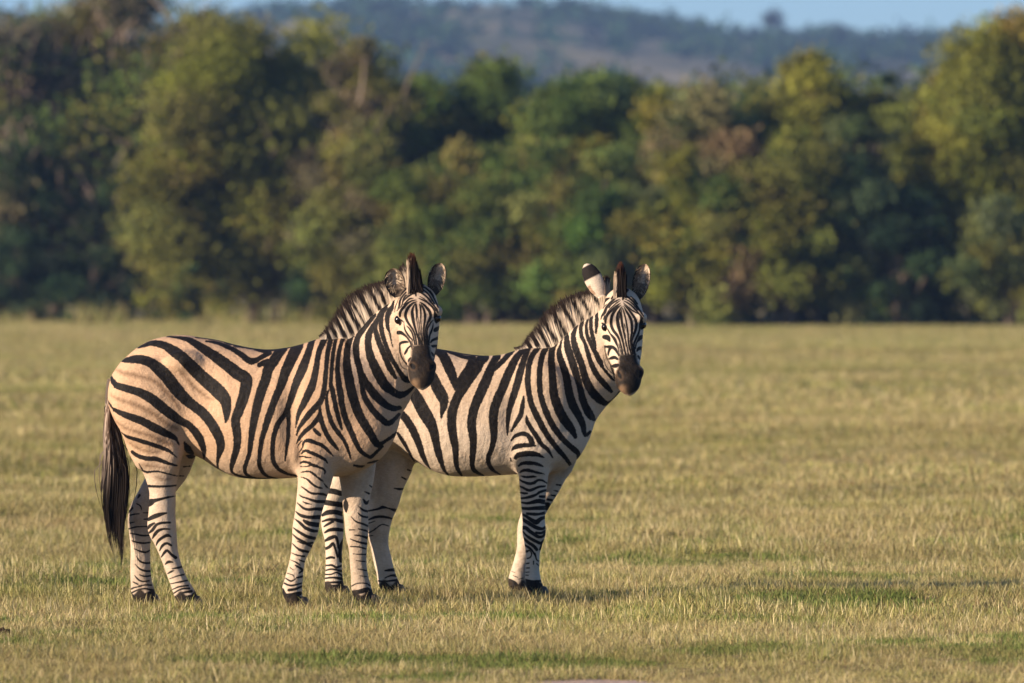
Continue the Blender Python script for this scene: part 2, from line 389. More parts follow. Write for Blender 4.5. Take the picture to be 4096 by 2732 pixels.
if not DRAFT:
    for i, (nm, lb, sx, top, wd, d, pal, kw) in enumerate(TREES):
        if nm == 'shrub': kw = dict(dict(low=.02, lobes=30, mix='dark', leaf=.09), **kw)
        make_tree(nm, lb, sx, top, wd, d, pal, 100+i, **kw)
    # two lone trees on the skyline of the hill
    for sx, top, wd, lb in ((3092, 26, 96, 'lone tree with a clear stem on the hill skyline'), (3345, 88, 110, 'squat tree on the low part of the hill skyline')):
        d = HD-4; p = at(sx, 0, d); zb = float(hill_z(np.array([p[0]]), np.array([p[1]]))[0])
        g = np.random.default_rng(int(sx)); h = CAM_H+(HORIZON-top)*d/DPX-zb; w = wd*d/DPX/2
        root = D.objects.new('skyline_tree', None); link(root); root.location = (p[0], p[1], zb-.2); tag(root, lb, 'tree')
        C = g.normal(0, .42, (900, 3))*np.array([w, w, h*.26])+(0, 0, h*.72)
        V, F = leaf_cards(C, g.uniform(.25, .6, 900), g); mesh_np('crown', V, F, MAT_LEAF, root, False, {'Col': np.tile((.045, .055, .03), (len(V), 1))})
        mesh_np('trunk', *tube(catmull_([(0, 0, 0), (.2, 0, h*.3), (0, .1, h*.75)], 4), np.linspace(.35, .15, 9), 7), MAT_BARK, root)
    # depth of the wood behind its edge
    g = np.random.default_rng(77); n = 5200; k = 60
    x0 = g.uniform(-48, 48, n); sx_ = 2048+x0*DPX/285; back = g.uniform(4, 30, n)
    top = np.interp(sx_, [-1500, 850, 1350, 2700, 3000, 4200], [10.6, 9.6, 7.0, 7.2, 7.5, 8.2])*(.80+.25*vnoise(x0, back, 61, 2.2))
    C0 = np.stack([x0, wood_d(sx_)-CAM_D+back, top*g.random(n)**.55], 1)
    C = C0[:,None]+g.normal(0, .5, (n, k, 3)); C = C.reshape(-1, 3); C[:,2] = np.abs(C[:,2])
    V, F = leaf_cards(C, g.uniform(.08, .18, n*k), g)
    col = np.where(g.random((n,1)) < .35, PAL['dark'], np.where(g.random((n,1)) < .5, PAL['green'], PAL['olive']))*g.uniform(.6, 1.25, n)[:,None]
    tag(mesh_np('woodland', V, F, MAT_LEAF, None, False, {'Col': np.repeat(col, k*4, 0)}), 'dense green wood receding behind its front trees', 'woodland', kind='stuff')
# ================================================================== zebras
# implicit body: lofted torso, neck, head and limbs blended, then polygonised
def smin(a, b, k):
    h = np.maximum(k - np.abs(a - b), 0) / k
    return np.minimum(a, b) - h * h * k * 0.25

def catmull(P, n=8):
    P = np.asarray(P, float); Q = np.vstack([2*P[0]-P[1], P, 2*P[-1]-P[-2]])
    out = []
    for i in range(1, len(Q) - 2):
        p0, p1, p2, p3 = Q[i-1], Q[i], Q[i+1], Q[i+2]
        for t in np.arange(n) / n:
            out.append(0.5*((2*p1)+(-p0+p2)*t+(2*p0-5*p1+4*p2-p3)*t*t+(-p0+3*p1-3*p2+p3)*t**3))
    out.append(P[-1]); return np.array(out)

def norm_sdf(f, h):
    g = np.gradient(f, h)
    m = np.sqrt(g[0]**2 + g[1]**2 + g[2]**2)
    return f / np.clip(m, 0.25, 4.0)

class Field:
    def __init__(s, lo, hi, h):
        s.lo = np.array(lo, float); s.h = h
        s.n = np.ceil((np.array(hi) - s.lo) / h).astype(int) + 1
        s.ax = [s.lo[i] + h*np.arange(s.n[i]) for i in range(3)]
        s.f = np.full(s.n, 0.5, np.float32)
        s.parts = {}
    def box(s, lo, hi):
        a = np.clip(np.floor((np.array(lo) - s.lo)/s.h).astype(int), 0, s.n - 2)
        b = np.clip(np.ceil((np.array(hi) - s.lo)/s.h).astype(int) + 1, a + 2, s.n)
        return tuple(slice(a[i], b[i]) for i in range(3))
    def merge(s, sl, d, k, part):
        d = norm_sdf(d.astype(np.float32), s.h)
        if part not in s.parts: s.parts[part] = np.full(s.n, 0.5, np.float32)
        s.parts[part][sl] = np.minimum(s.parts[part][sl], d)
        s.f[sl] = smin(s.f[sl], d, k)
    def torso(s, sec, k=0.05, part='body', m=0.12):
        """sec rows: u, top, bottom, half width, w centre"""
        sec = np.array(sec); sl = s.box((sec[:,0].min()-m, (sec[:,4]-sec[:,3]).min()-m, sec[:,2].min()-m),
                                        (sec[:,0].max()+m, (sec[:,4]+sec[:,3]).max()+m, sec[:,1].max()+m))
        U, W, V = s.ax[0][sl[0]], s.ax[1][sl[1]], s.ax[2][sl[2]]
        dn = catmull(sec, 10); o = np.argsort(dn[:,0]); dn = dn[o]
        q = [np.interp(U, dn[:,0], dn[:,i]) for i in range(1, 5)]
        over = np.maximum(np.maximum(dn[0,0]-U, U-dn[-1,0]), 0)
        c = (q[0]+q[1])/2; a = np.maximum((q[0]-q[1])/2, .01); b = np.maximum(q[2], .01)
        y = np.abs(W[None,:,None]-q[3][:,None,None])/b[:,None,None]; z = np.abs(V[None,None,:]-c[:,None,None])/a[:,None,None]
        r = (y**2.25 + z**2.25)**(1/2.25)
        d = (r-1)*np.minimum(a,b)[:,None,None] + 6*over[:,None,None]
        s.merge(sl, d, k, part)
    def limb(s, pts, k=0.04, part='body', m=0.08):
        """pts rows: u, v, in-plane radius, w centre, lateral radius"""
        P = catmull(np.array(pts, float)[:, :], 6)
        rr = np.maximum(P[:,2].max(), P[:,4].max())
        sl = s.box((P[:,0].min()-rr-m, (P[:,3]-P[:,4]).min()-m, P[:,1].min()-rr-m), (P[:,0].max()+rr+m, (P[:,3]+P[:,4]).max()+m, P[:,1].max()+rr+m))
        U, W, V = s.ax[0][sl[0]], s.ax[1][sl[1]], s.ax[2][sl[2]]
        X = np.stack(np.meshgrid(U, V, indexing='ij'), -1)
        best = np.full(X.shape[:2], 1e9); par = np.zeros(X.shape[:2] + (3,))
        for i in range(len(P)-1):
            A, B = P[i,:2], P[i+1,:2]; e = B-A; L = e@e + 1e-12
            t = np.clip(((X-A)@e)/L, 0, 1)
            dd = np.linalg.norm(X-A-t[...,None]*e, axis=-1)
            pr = P[i,2:5] + t[...,None]*(P[i+1,2:5]-P[i,2:5])
            score = dd - 0.35*pr[...,0]
            u = score < best; best[u] = score[u]; par[u] = np.concatenate([pr, dd[...,None]], -1)[u][:, :3]
            if i == 0: DD = np.zeros(X.shape[:2])
            DD[u] = dd[u]
        y = (W[None,:,None]-par[...,1][:,None,:])/par[...,2][:,None,:]; z = (DD/par[...,0])[:,None,:]
        r = np.sqrt(y*y+z*z)
        d = (r-1)*np.minimum(par[...,0],par[...,2])[:,None,:]
        s.merge(sl, d, k, part)
    def ball(s, c, rad, k=0.03, part='body', sub=False):
        c = np.array(c, float); rad = np.broadcast_to(np.array(rad, float), (3,)); m = 0.05
        sl = s.box(c-rad-m, c+rad+m)
        g = np.stack(np.meshgrid(*[s.ax[i][sl[i]] for i in range(3)], indexing='ij'), -1)
        r = np.linalg.norm((g-c)/rad, axis=-1); d = ((r-1)*rad.min()).astype(np.float32)
        if sub: s.f[sl] = -smin(-s.f[sl], d, k)
        else: s.merge(sl, d, k, part)
    def head(s, O, Ax, Lt, Nn, L, tab, k=0.03, part='head'):
        tab = np.array(tab); dn = catmull(tab, 8)
        pts = [O + Ax*L*t + a*Lt*0.14 + b*Nn*0.2 for t in (-.1, 1.1) for a in (-1,1) for b in (-1,1)]
        sl = s.box(np.min(pts,0)-.03, np.max(pts,0)+.03)
        g = np.stack(np.meshgrid(*[s.ax[i][sl[i]] for i in range(3)], indexing='ij'), -1) - O
        t = g@Ax/L; l = g@Lt; n = g@Nn
        q = [np.interp(t, dn[:,0], dn[:,i]) for i in range(1,5)]
        hwf, hwb, nf, nb = q
        over = np.maximum(np.maximum(dn[0,0]-t, t-dn[-1,0]), 0)*L
        z = np.where(n > 0, n/nf, n/nb)
        kk = np.clip(n/(nf+nb)+nb/(nf+nb), 0, 1)
        hw = hwb+(hwf-hwb)*kk
        r = (np.abs(l/hw)**2.3+np.abs(z)**2.3)**(1/2.3)
        d = (r-1)*np.minimum(hw, (nf+nb)/2)+over
        s.merge(sl, d, k, part)
    def sample(s, P, F=None):
        F = s.f if F is None else F
        q = (P-s.lo)/s.h; i = np.clip(np.floor(q).astype(int), 0, s.n-2); t = (q-i).astype(np.float32)
        out = 0
        for dx in (0,1):
            for dy in (0,1):
                for dz in (0,1):
                    w = (t[:,0] if dx else 1-t[:,0])*(t[:,1] if dy else 1-t[:,1])*(t[:,2] if dz else 1-t[:,2])
                    out = out + w*F[i[:,0]+dx, i[:,1]+dy, i[:,2]+dz]
        return out
    def polygonise(s):
        F = s.f; S = F < 0; nx, ny, nz = F.shape
        offs = [(i,j,k) for i in (0,1) for j in (0,1) for k in (0,1)]
        cnt = sum(S[i:nx-1+i, j:ny-1+j, k:nz-1+k].astype(np.int8) for i,j,k in offs)
        act = (cnt > 0) & (cnt < 8); idx = np.argwhere(act)
        val = {o: F[idx[:,0]+o[0], idx[:,1]+o[1], idx[:,2]+o[2]] for o in offs}
        acc = np.zeros((len(idx),3)); c = np.zeros(len(idx))
        for a in offs:
            for ax in range(3):
                if a[ax] == 0:
                    b = list(a); b[ax] = 1; b = tuple(b); fa, fb = val[a], val[b]
                    x = (fa < 0) != (fb < 0); t = np.where(x, fa/np.where(fa==fb, 1, fa-fb), 0)
                    p = np.tile(np.array(a, float), (len(idx),1)); p[:,ax] += t
                    acc += p*x[:,None]; c += x
        V = s.lo + (idx + acc/c[:,None])*s.h
        vid = np.full(act.shape, -1, np.int32); vid[act] = np.arange(len(idx))
        Q = []
        for ax in range(3):
            sa = [slice(0,n) for n in F.shape]; sb = list(sa); sa[ax] = slice(0,-1); sb[ax] = slice(1,None)
            A, B = S[tuple(sa)], S[tuple(sb)]
            e = np.argwhere(A != B); o1, o2 = [(1,2),(2,0),(0,1)][ax]
            e = e[(e[:,o1]>0)&(e[:,o2]>0)&(e[:,o1]<F.shape[o1]-1)&(e[:,o2]<F.shape[o2]-1)]
            def vv(d1,d2):
                q = e.copy(); q[:,o1]-=d1; q[:,o2]-=d2; return vid[q[:,0],q[:,1],q[:,2]]
            quad = np.stack([vv(1,1),vv(0,1),vv(0,0),vv(1,0)],1)
            flip = ~A[e[:,0],e[:,1],e[:,2]]
            quad[flip] = quad[flip][:,::-1]; Q.append(quad)
        return V, np.concatenate(Q)

def sdf_strokes(P, strokes, reach=0.06):
    """P (n,2) metres; strokes: list of (k,3) arrays x,y,half width -> signed distance, positive inside"""
    out = np.full(len(P), -reach, np.float32)
    for st in strokes:
        if len(st) > 2: st = catmull(st, 3)
        lo = (st[:,:2]-st[:,2:]).min(0)-reach; hi = (st[:,:2]+st[:,2:]).max(0)+reach
        ii = np.nonzero((P[:,0]>lo[0])&(P[:,0]<hi[0])&(P[:,1]>lo[1])&(P[:,1]<hi[1]))[0]
        if not len(ii): continue
        X = P[ii]; best = out[ii]
        for i in range(len(st)-1):
            A, B = st[i,:2], st[i+1,:2]; e = B-A; L = e@e+1e-12
            t = np.clip((X-A)@e/L, 0, 1)
            d = st[i,2]+t*(st[i+1,2]-st[i,2]) - np.linalg.norm(X-A-t[:,None]*e, axis=1)
            best = np.maximum(best, d)
        out[ii] = best
    return out

def sdf_poly(P, poly):
    poly = np.asarray(poly); inside = np.zeros(len(P), bool); dist = np.full(len(P), 9.0)
    n = len(poly)
    for i in range(n):
        A, B = poly[i], poly[(i+1)%n]; e = B-A
        t = np.clip((P-A)@e/(e@e+1e-12), 0, 1); dist = np.minimum(dist, np.linalg.norm(P-A-t[:,None]*e, axis=1))
        c = ((A[1] > P[:,1]) != (B[1] > P[:,1])); xi = A[0]+(P[:,1]-A[1])/(B[1]-A[1]+1e-12)*(B[0]-A[0])
        inside ^= c & (P[:,0] < xi)
    return np.where(inside, dist, -dist)
# coat patterns and a few painted shade marks: strokes as x y width triples, one stroke per line, on survey sheets of known origin and scale
SHEET = {'C1': (380,1250,.44643), 'C2': (1000,1250,.44643), 'C3': (1300,980,.38265), 'C4': (2080,980,.38265),
         'C5': (1550,1350,.44643), 'C6': (1900,1350,.44643), 'C7': (380,1750,.44643), 'C8': (1080,1750,.44643),
         'D8': (1150,1750,.19133), 'H1': (1520,1060,.19133), 'G1': (2320,1040,.19133), 'E1': (1950,1800,.2551),
         'E2': (1950,2050,.2551), 'N1': (900,1340,.66964)}

def strokes(sheet, text):
    ox, oy, sc = SHEET[sheet]; out = []
    for ln in text.strip().splitlines():
        v = [float(q) for q in ln.split()]
        if len(v) < 6: continue
        a = np.array(v[:len(v)//3*3]).reshape(-1, 3)
        out.append(np.column_stack([ox+a[:,0]*sc, oy+a[:,1]*sc, a[:,2]*sc*.5]))
    return out

Z1 = {}
Z1['body'] = strokes('C1', '''
640 214 8 760 225 26 860 250 50 960 310 70 1080 385 90 1200 470 100 1290 540 110 1368 590 110 1360 700 100 1310 860 90 1275 960 80 1290 1080 75 1285 1200 66 1250 1320 50 1230 1400 30 1260 1445 22 1400 1480 14 1568 1485 10
1000 255 14 1090 268 26 1200 308 38 1300 360 46 1380 420 56 1430 432 56 1490 402 40 1568 360 44
1250 300 8 1320 310 10 1420 325 12 1500 345 24 1568 350 40
900 222 8 1100 248 10 1250 285 12 1400 318 8
380 315 14 430 298 30 500 275 44 570 278 60 640 300 70 720 345 90 800 400 100 880 480 110 960 560 115 1040 630 120 1120 700 125 1180 770 110 1195 850 80 1195 920 50 1185 975 12
235 435 14 290 425 50 400 415 76 500 440 84 580 495 105 650 560 112 700 625 112 760 700 110 830 775 100 900 830 90 980 890 90 1040 960 90 1090 1040 90 1130 1120 84 1140 1200 70 1120 1270 44 1105 1340 24 1105 1390 14
140 575 20 165 620 50 230 655 60 320 680 66 420 710 74 500 750 84 570 800 90 640 860 90 720 920 84 780 965 70 840 995 66 900 1050 70 950 1120 72 975 1190 60 985 1250 40 978 1310 8
115 795 10 150 840 24 220 880 40 300 915 56 400 950 66 480 985 70 560 1030 74 640 1070 66 700 1100 50 740 1130 30 765 1180 8
245 1070 10 300 1105 26 400 1135 36 500 1165 38 600 1200 36 680 1235 28 745 1290 6
345 1245 30 390 1275 36 470 1300 40 560 1305 40 620 1325 34 690 1350 24 745 1365 8
430 1410 16 480 1424 20 560 1415 16 640 1432 14 745 1460 8
485 1550 24 560 1552 20 650 1550 18 735 1545 14
405 1350 6 430 1395 16
''') + strokes('C2', '''
95 465 40 150 445 60 200 440 60
775 235 34 757 340 34 747 450 34 740 560 34 738 640 34 750 680 44 765 760 44 785 850 42 805 930 40 825 1000 30 835 1040 14
722 680 12 705 720 22 700 780 30 710 860 36 735 950 40 770 1020 40 820 1090 36 860 1150 32 890 1220 28 915 1310 8
840 225 36 812 320 36 797 430 38 797 540 44 810 640 54 825 740 56 840 840 54 865 930 52 900 1020 54 935 1100 50 965 1170 44 1000 1230 40 1050 1270 30 1090 1285 30 1130 1250 28 1190 1190 28
915 200 46 882 300 56 876 400 64 882 500 76 900 600 84 920 700 84 950 800 84 985 900 80 1030 980 78 1080 1060 72 1120 1130 66 1155 1175 56 1200 1155 30 1270 1110 30 1335 1060 26
1040 120 50 975 210 52 955 300 56 965 400 56 985 480 56 1005 560 56 1015 640 50 1030 730 50 1070 810 54 1130 890 56 1190 950 56 1245 985 50 1300 950 36 1340 905 26
1150 60 44 1085 160 52 1063 250 60 1080 370 70 1120 470 84 1170 570 90 1220 650 86 1290 705 66 1350 735 62 1420 705 40 1475 655 16
985 490 40 1020 570 60 1060 640 70 1110 710 76 1165 770 72 1225 820 60 1290 852 50 1345 848 36
940 1360 16 1000 1372 24 1030 1365 8
1060 1340 8 1110 1330 20 1150 1320 16
640 840 20 640 900 36 605 960 44 560 1010 40 500 1060 36 460 1110 30 435 1150 16
640 900 40 660 980 44 690 1060 44 730 1130 40 770 1180 36 805 1225 10
590 1040 30 625 1075 34 650 1095 10
''') + strokes('C3', '''
600 690 46 548 790 48 530 860 44 545 930 54 570 1010 60 608 1100 60 645 1190 60 690 1290 60 745 1380 36
640 630 46 602 720 48 592 800 48 602 900 50 628 1000 48 662 1090 48 700 1180 50 750 1260 44 800 1340 50 850 1400 64 925 1400 50
735 560 24 712 640 40 672 700 56 656 780 48 662 860 36 684 910 16 700 990 6
724 560 22 726 610 22 726 660 8
660 870 8 690 960 10 715 1060 8
''') + strokes('D8', '''
260 300 14 340 190 26 375 70 50 480 35 84 620 85 80 740 130 76 830 200 70 900 280 60 985 360 14
215 100 16 250 50 26 300 0 40
235 190 10 270 110 20 330 40 30
320 320 16 350 280 40 410 245 50 520 290 66 640 340 70 740 390 66 820 440 50 865 510 14
275 375 24 350 370 30 440 385 30 520 390 14
290 520 14 340 485 44 440 490 50 520 530 56 620 565 56 720 605 46 790 640 36 815 690 34 800 735 10
300 580 16 400 580 24 490 560 24 530 540 30
300 705 10 380 690 24 480 680 36 560 720 44 630 780 44 700 840 40 770 885 20
310 800 10 400 825 30 470 865 40 540 935 44 620 990 44 700 1020 36 755 1030 16
315 1000 16 400 1055 36 480 1110 44 560 1140 46 680 1145 44 780 1160 50 840 1185 30
780 920 14 830 990 30 880 1040 16
260 1160 10 320 1205 30 420 1235 40 520 1270 46 620 1300 64 720 1310 66 800 1315 70
350 1310 16 430 1345 36 530 1365 12
225 1335 14 290 1390 40 370 1450 50 480 1475 60 600 1460 64 740 1470 80
''') + strokes('C8', '''
240 650 8 290 685 28 360 700 30 450 700 40
230 715 8 280 750 24 330 795 30 390 820 30 430 825 24
315 730 24 360 755 40 440 770 44
220 795 8 270 830 24 340 870 28 410 890 30
210 850 8 260 890 20 330 930 26 380 960 24
260 915 10 320 935 20 390 930 20
210 935 8 270 985 20 350 1010 24
205 1020 8 260 1040 14 320 1050 16
265 990 14 310 1010 14
190 1080 6 250 1105 14 280 1130 10
270 1080 12 320 1100 14
190 1150 8 220 1170 6
165 1200 8 215 1215 10 230 1240 6
240 1130 14 300 1170 24 270 1200 10
150 1245 10 200 1270 16 240 1250 10
250 1240 16 300 1230 20
140 1290 16 200 1310 18 290 1290 14
180 1350 26 240 1340 24 290 1320 20
125 1350 30 150 1400 44 220 1395 44 280 1380 36
150 1440 50 230 1450 60 310 1440 60
''') + strokes('C7', '''
490 610 10 500 580 60 540 560 36 600 545 26 670 528 18 725 520 8
485 730 30 520 710 40 570 690 40 620 675 26 650 670 14
480 810 20 500 785 30 540 760 16
490 850 16 525 820 30 560 775 24 610 758 22 680 755 18
520 900 10 545 860 30 580 825 26 630 812 18 680 815 10
555 960 10 575 920 24 620 885 26 660 870 30 690 885 8
585 1010 10 610 965 24 650 940 22 690 960 20
600 1065 12 630 1025 24 655 1005 24 690 1040 24 730 1070 30
635 1130 10 665 1108 26 705 1110 10
700 1168 10 750 1160 18 790 1150 18
655 1215 8 690 1195 18 715 1185 8
675 1260 8 740 1235 12 800 1222 16
680 1305 8 750 1290 14 830 1275 16
700 1355 10 760 1330 14 840 1320 16
710 1390 12 780 1350 16 850 1345 20
725 1425 16 790 1385 16 870 1370 26
740 1470 40 800 1440 40 880 1430 56 930 1480 60 970 1520 60
760 1520 50 850 1500 60 920 1540 60
''')
Z1['body'] += strokes('N1', '''
345 78 62 325 105 60 300 150 62 268 195 62 252 260 60 218 360 57 195 450 50 178 540 43 166 620 34 155 700 26 130 770 24 125 810 22 150 842 16 220 856 8
437 62 70 412 120 68 376 200 62 346 290 52 305 390 42 276 470 42 253 540 37 230 620 30 217 700 25 212 760 25 225 805 24 260 842 16 315 853 8
520 45 38 499 120 45 470 200 56 432 290 46 405 370 40 384 430 34 362 475 30 335 510 30 312 560 30 298 620 28 293 700 26 300 755 26 330 798 22 380 825 16 435 838 8
384 440 30 389 500 26 388 560 24 384 620 22 375 680 18 366 745 8
588 45 36 567 100 33 552 200 36 532 290 46 506 350 46 482 400 40 455 450 30 440 500 16 431 545 6
632 40 30 620 100 28 612 200 26 605 290 28 592 360 32 572 400 34 535 440 34 500 480 34 470 520 26 450 550 18 437 590 8
0 45 8 100 68 10 200 84 14 300 86 16 390 72 8
''')
Z1['body'] += strokes('C1', '''
812 1160 20 838 1215 60 862 1255 56
''')  # dark groin patch: inner-thigh shade painted into the coat
Z1['brown'] = strokes('C1', '''
190 515 20 260 535 36 350 550 40 450 575 40 550 610 44 640 690 50 720 780 50 770 850 30
150 735 20 260 785 30 370 815 40 470 860 44 570 920 46 640 980 44 740 1030 40
170 940 10 260 1010 24 360 1050 30 460 1080 34 560 1120 34 650 1160 44 700 1170 40
790 530 30 850 600 40 900 660 44 1000 740 30 1060 770 24
300 1150 10 420 1220 24 520 1245 20 600 1240 16
430 1355 20 520 1370 24 620 1380 16
560 1470 14 620 1490 16 680 1480 14
''')
Z1['farhind'] = strokes('C1', '''
785 1388 8 840 1382 8
750 1470 8 785 1470 8
810 1140 60 835 1220 100 850 1270 90
''') + strokes('C7', '''
370 550 10 385 525 24
360 600 10 395 620 12 405 655 8
285 680 20 320 640 20
300 705 14 340 695 14 385 690 8
420 682 8 485 682 10
300 775 14 340 765 8
425 740 10 480 738 14
285 830 12 340 812 14 400 806 12 480 805 16
300 868 10 350 875 14 420 888 16 480 885 12
315 935 10 370 950 16 430 955 16 480 950 12
335 1005 8 390 1028 16 440 1038 18 480 1020 12
358 1075 6 385 1115 16 430 1135 18 480 1135 20
345 1145 6 385 1185 16 430 1205 18 485 1210 20
385 1240 10 430 1255 14 485 1250 16
340 1245 8 370 1280 16 410 1300 14 470 1295 12
325 1305 10 370 1325 14
380 1340 10 440 1332 14 490 1335 14
310 1370 14 340 1355 14 400 1345 10
305 1410 16 360 1380 14 430 1365 14 500 1380 20
310 1430 30 360 1450 50 430 1440 60 500 1410 50 530 1460 50
340 1500 50 450 1490 60 540 1500 50
''')  # includes inner-thigh shade, painted as one broad black stroke
Z1['farfore'] = strokes('C8', '''
675 555 16 678 610 50 680 665 20
890 430 10 915 450 14
845 485 6 885 505 20
835 555 12 860 590 30 885 570 14
790 615 6 830 650 20 875 665 20
785 675 8 820 705 18 880 720 18
725 710 6 770 755 14 830 775 18 880 800 16
710 830 12 760 828 8
790 820 10 850 835 18 880 850 12
755 875 10 820 885 18 875 905 26
715 910 8 780 935 16 860 955 22
720 980 10 790 982 14 855 1000 14
740 1045 6 800 1050 10 855 1050 14
770 1105 8 850 1115 12
785 1180 8 860 1195 14
800 1240 6 860 1250 10
730 1335 12 780 1310 10 860 1310 12 890 1330 14
740 1395 40 800 1385 40 870 1370 50 910 1420 50 830 1450 60
780 1480 40 860 1470 60 950 1480 60
''')
Z1['head'] = strokes('H1', '''
770 790 24 775 860 50 785 950 50 790 1040 44 785 1120 24 800 1200 18 815 1300 16 830 1390 24 840 1480 30 865 1560 40 880 1650 40
795 1030 6 815 1080 12 835 1180 16 845 1280 18 860 1380 22 880 1480 24 900 1560 30 905 1650 40
840 800 16 860 860 40 870 950 36 872 1050 30 872 1150 26 880 1250 22 890 1350 22 900 1450 24 910 1560 28
870 800 16 910 870 40 945 960 50 960 1050 56 955 1150 50 940 1250 40 935 1350 40 942 1450 50 952 1560 56 960 1650 60
850 770 16 920 810 40 990 880 56 1050 960 64 1075 1040 64 1060 1110 60 1020 1190 46 985 1280 36 972 1380 30 985 1500 34 990 1640 40
1130 1140 20 1080 1190 30 1040 1260 36 1010 1330 34 1002 1420 34 1015 1520 36 1020 1650 40
1125 1200 14 1120 1280 30 1090 1370 40 1060 1450 36 1047 1540 30 1045 1650 24
1155 950 20 1170 1020 70 1185 1090 90 1195 1160 80 1195 1205 20
1250 1300 70 1180 1340 90 1150 1370 30
1270 1500 70 1180 1530 60 1110 1560 50 1080 1600 30
1195 1675 50 1130 1680 60 1095 1670 24
1195 1680 20 1190 1760 24 1165 1860 30 1145 1950 16
1095 1800 20 1130 1860 50 1155 1900 24
760 790 16 720 860 40 695 950 60 700 1050 70 715 1150 64 740 1250 50 770 1350 44 800 1450 44 830 1550 40 840 1640 40
790 760 14 720 780 40 650 840 60 600 900 64 565 980 64 555 1060 60 580 1140 56 620 1210 50 670 1280 44 720 1360 40 750 1440 40 770 1530 36 785 1640 36
780 725 14 690 740 36 600 790 50 530 860 60 470 930 60 440 1000 60 440 1060 50
580 1260 16 630 1310 30 680 1380 36 710 1460 36 730 1540 36 752 1640 36
530 1170 10 525 1240 16 545 1340 34 590 1420 40 640 1490 40 690 1540 30 695 1610 20 715 1680 20
385 1390 20 390 1405 80 450 1400 80 510 1430 60 570 1480 40 620 1540 40 660 1600 40 680 1680 30 695 1740 20
620 1600 14 580 1590 50 500 1600 60 440 1630 50 430 1700 34 430 1800 30 460 1900 28 500 1980 26 560 2050 26 630 2110 24
655 1680 40 610 1720 44 575 1780 54 545 1830 44 530 1850 20
660 1920 30 625 1970 44 610 2010 14
390 1850 6 410 1950 10 440 2060 16 480 2130 16 540 2160 14 620 2180 10
720 690 16 640 700 40 570 760 40 520 820 30
740 600 14 690 600 36 620 640 44 550 700 40 500 760 30 470 850 24 420 900 20 370 950 20
660 560 20 600 600 36 540 650 40 500 720 36 480 800 14
690 490 14 620 530 36 560 570 40 510 620 40 460 690 44 430 770 54 420 850 44 395 900 20
640 440 20 560 500 40 500 560 44 450 620 40 420 690 20
400 690 10 370 780 16 330 880 24 320 980 16
830 690 20 900 720 30 980 760 36 1060 820 40 1120 880 50 1160 940 60
850 650 16 920 690 20 1000 750 24
830 560 20 900 590 36 970 640 40 1030 700 40 1090 780 40 1150 850 36 1200 920 44 1220 980 40
840 500 20 920 520 30 990 570 36 1050 640 36 1100 720 36 1150 800 30
850 440 24 940 460 36 1020 520 40 1080 590 40 1130 670 36 1180 770 36 1230 880 30
1060 530 20 1120 620 30 1140 670 20
760 480 60 760 560 50 770 640 30
700 420 50 640 400 60
840 420 60 920 400 60
345 1085 20 385 1105 50 430 1145 70 440 1200 70 435 1240 36
430 1120 16 480 1150 30 520 1190 14
''')
Z1['muzzle'] = np.array([(705,1670),(800,1650),(950,1640),(1050,1650),(1070,1760),(1100,1900),(1140,1960),(1230,2030),(1260,2200),(1180,2360),(1100,2470),(890,2570),(720,2520),(645,2430),(608,2290),(596,2160),(618,2040),(672,1900),(682,1780)], float)*.19133+np.array((1520,1060.))
Z1['nostril'] = strokes('H1', '''
690 2060 60 715 2095 105 735 2130 60
1120 2080 60 1095 2110 90 1070 2140 50
''')
Z1['mane'] = strokes('C3', '''
500 745 40 440 640 34 380 540 40
375 880 44 290 740 36 230 630 40
300 930 44 225 800 36 180 700 40
590 680 40 540 600 32 490 510 36
645 630 34 590 510 30 555 450 34
215 955 40 150 830 34 115 760 40
130 965 36 70 850 34 40 800 40
60 985 36 20 900 36 -10 860 40
700 520 30 660 430 26 640 400 30
420 830 14 350 700 12 300 620 20
''')

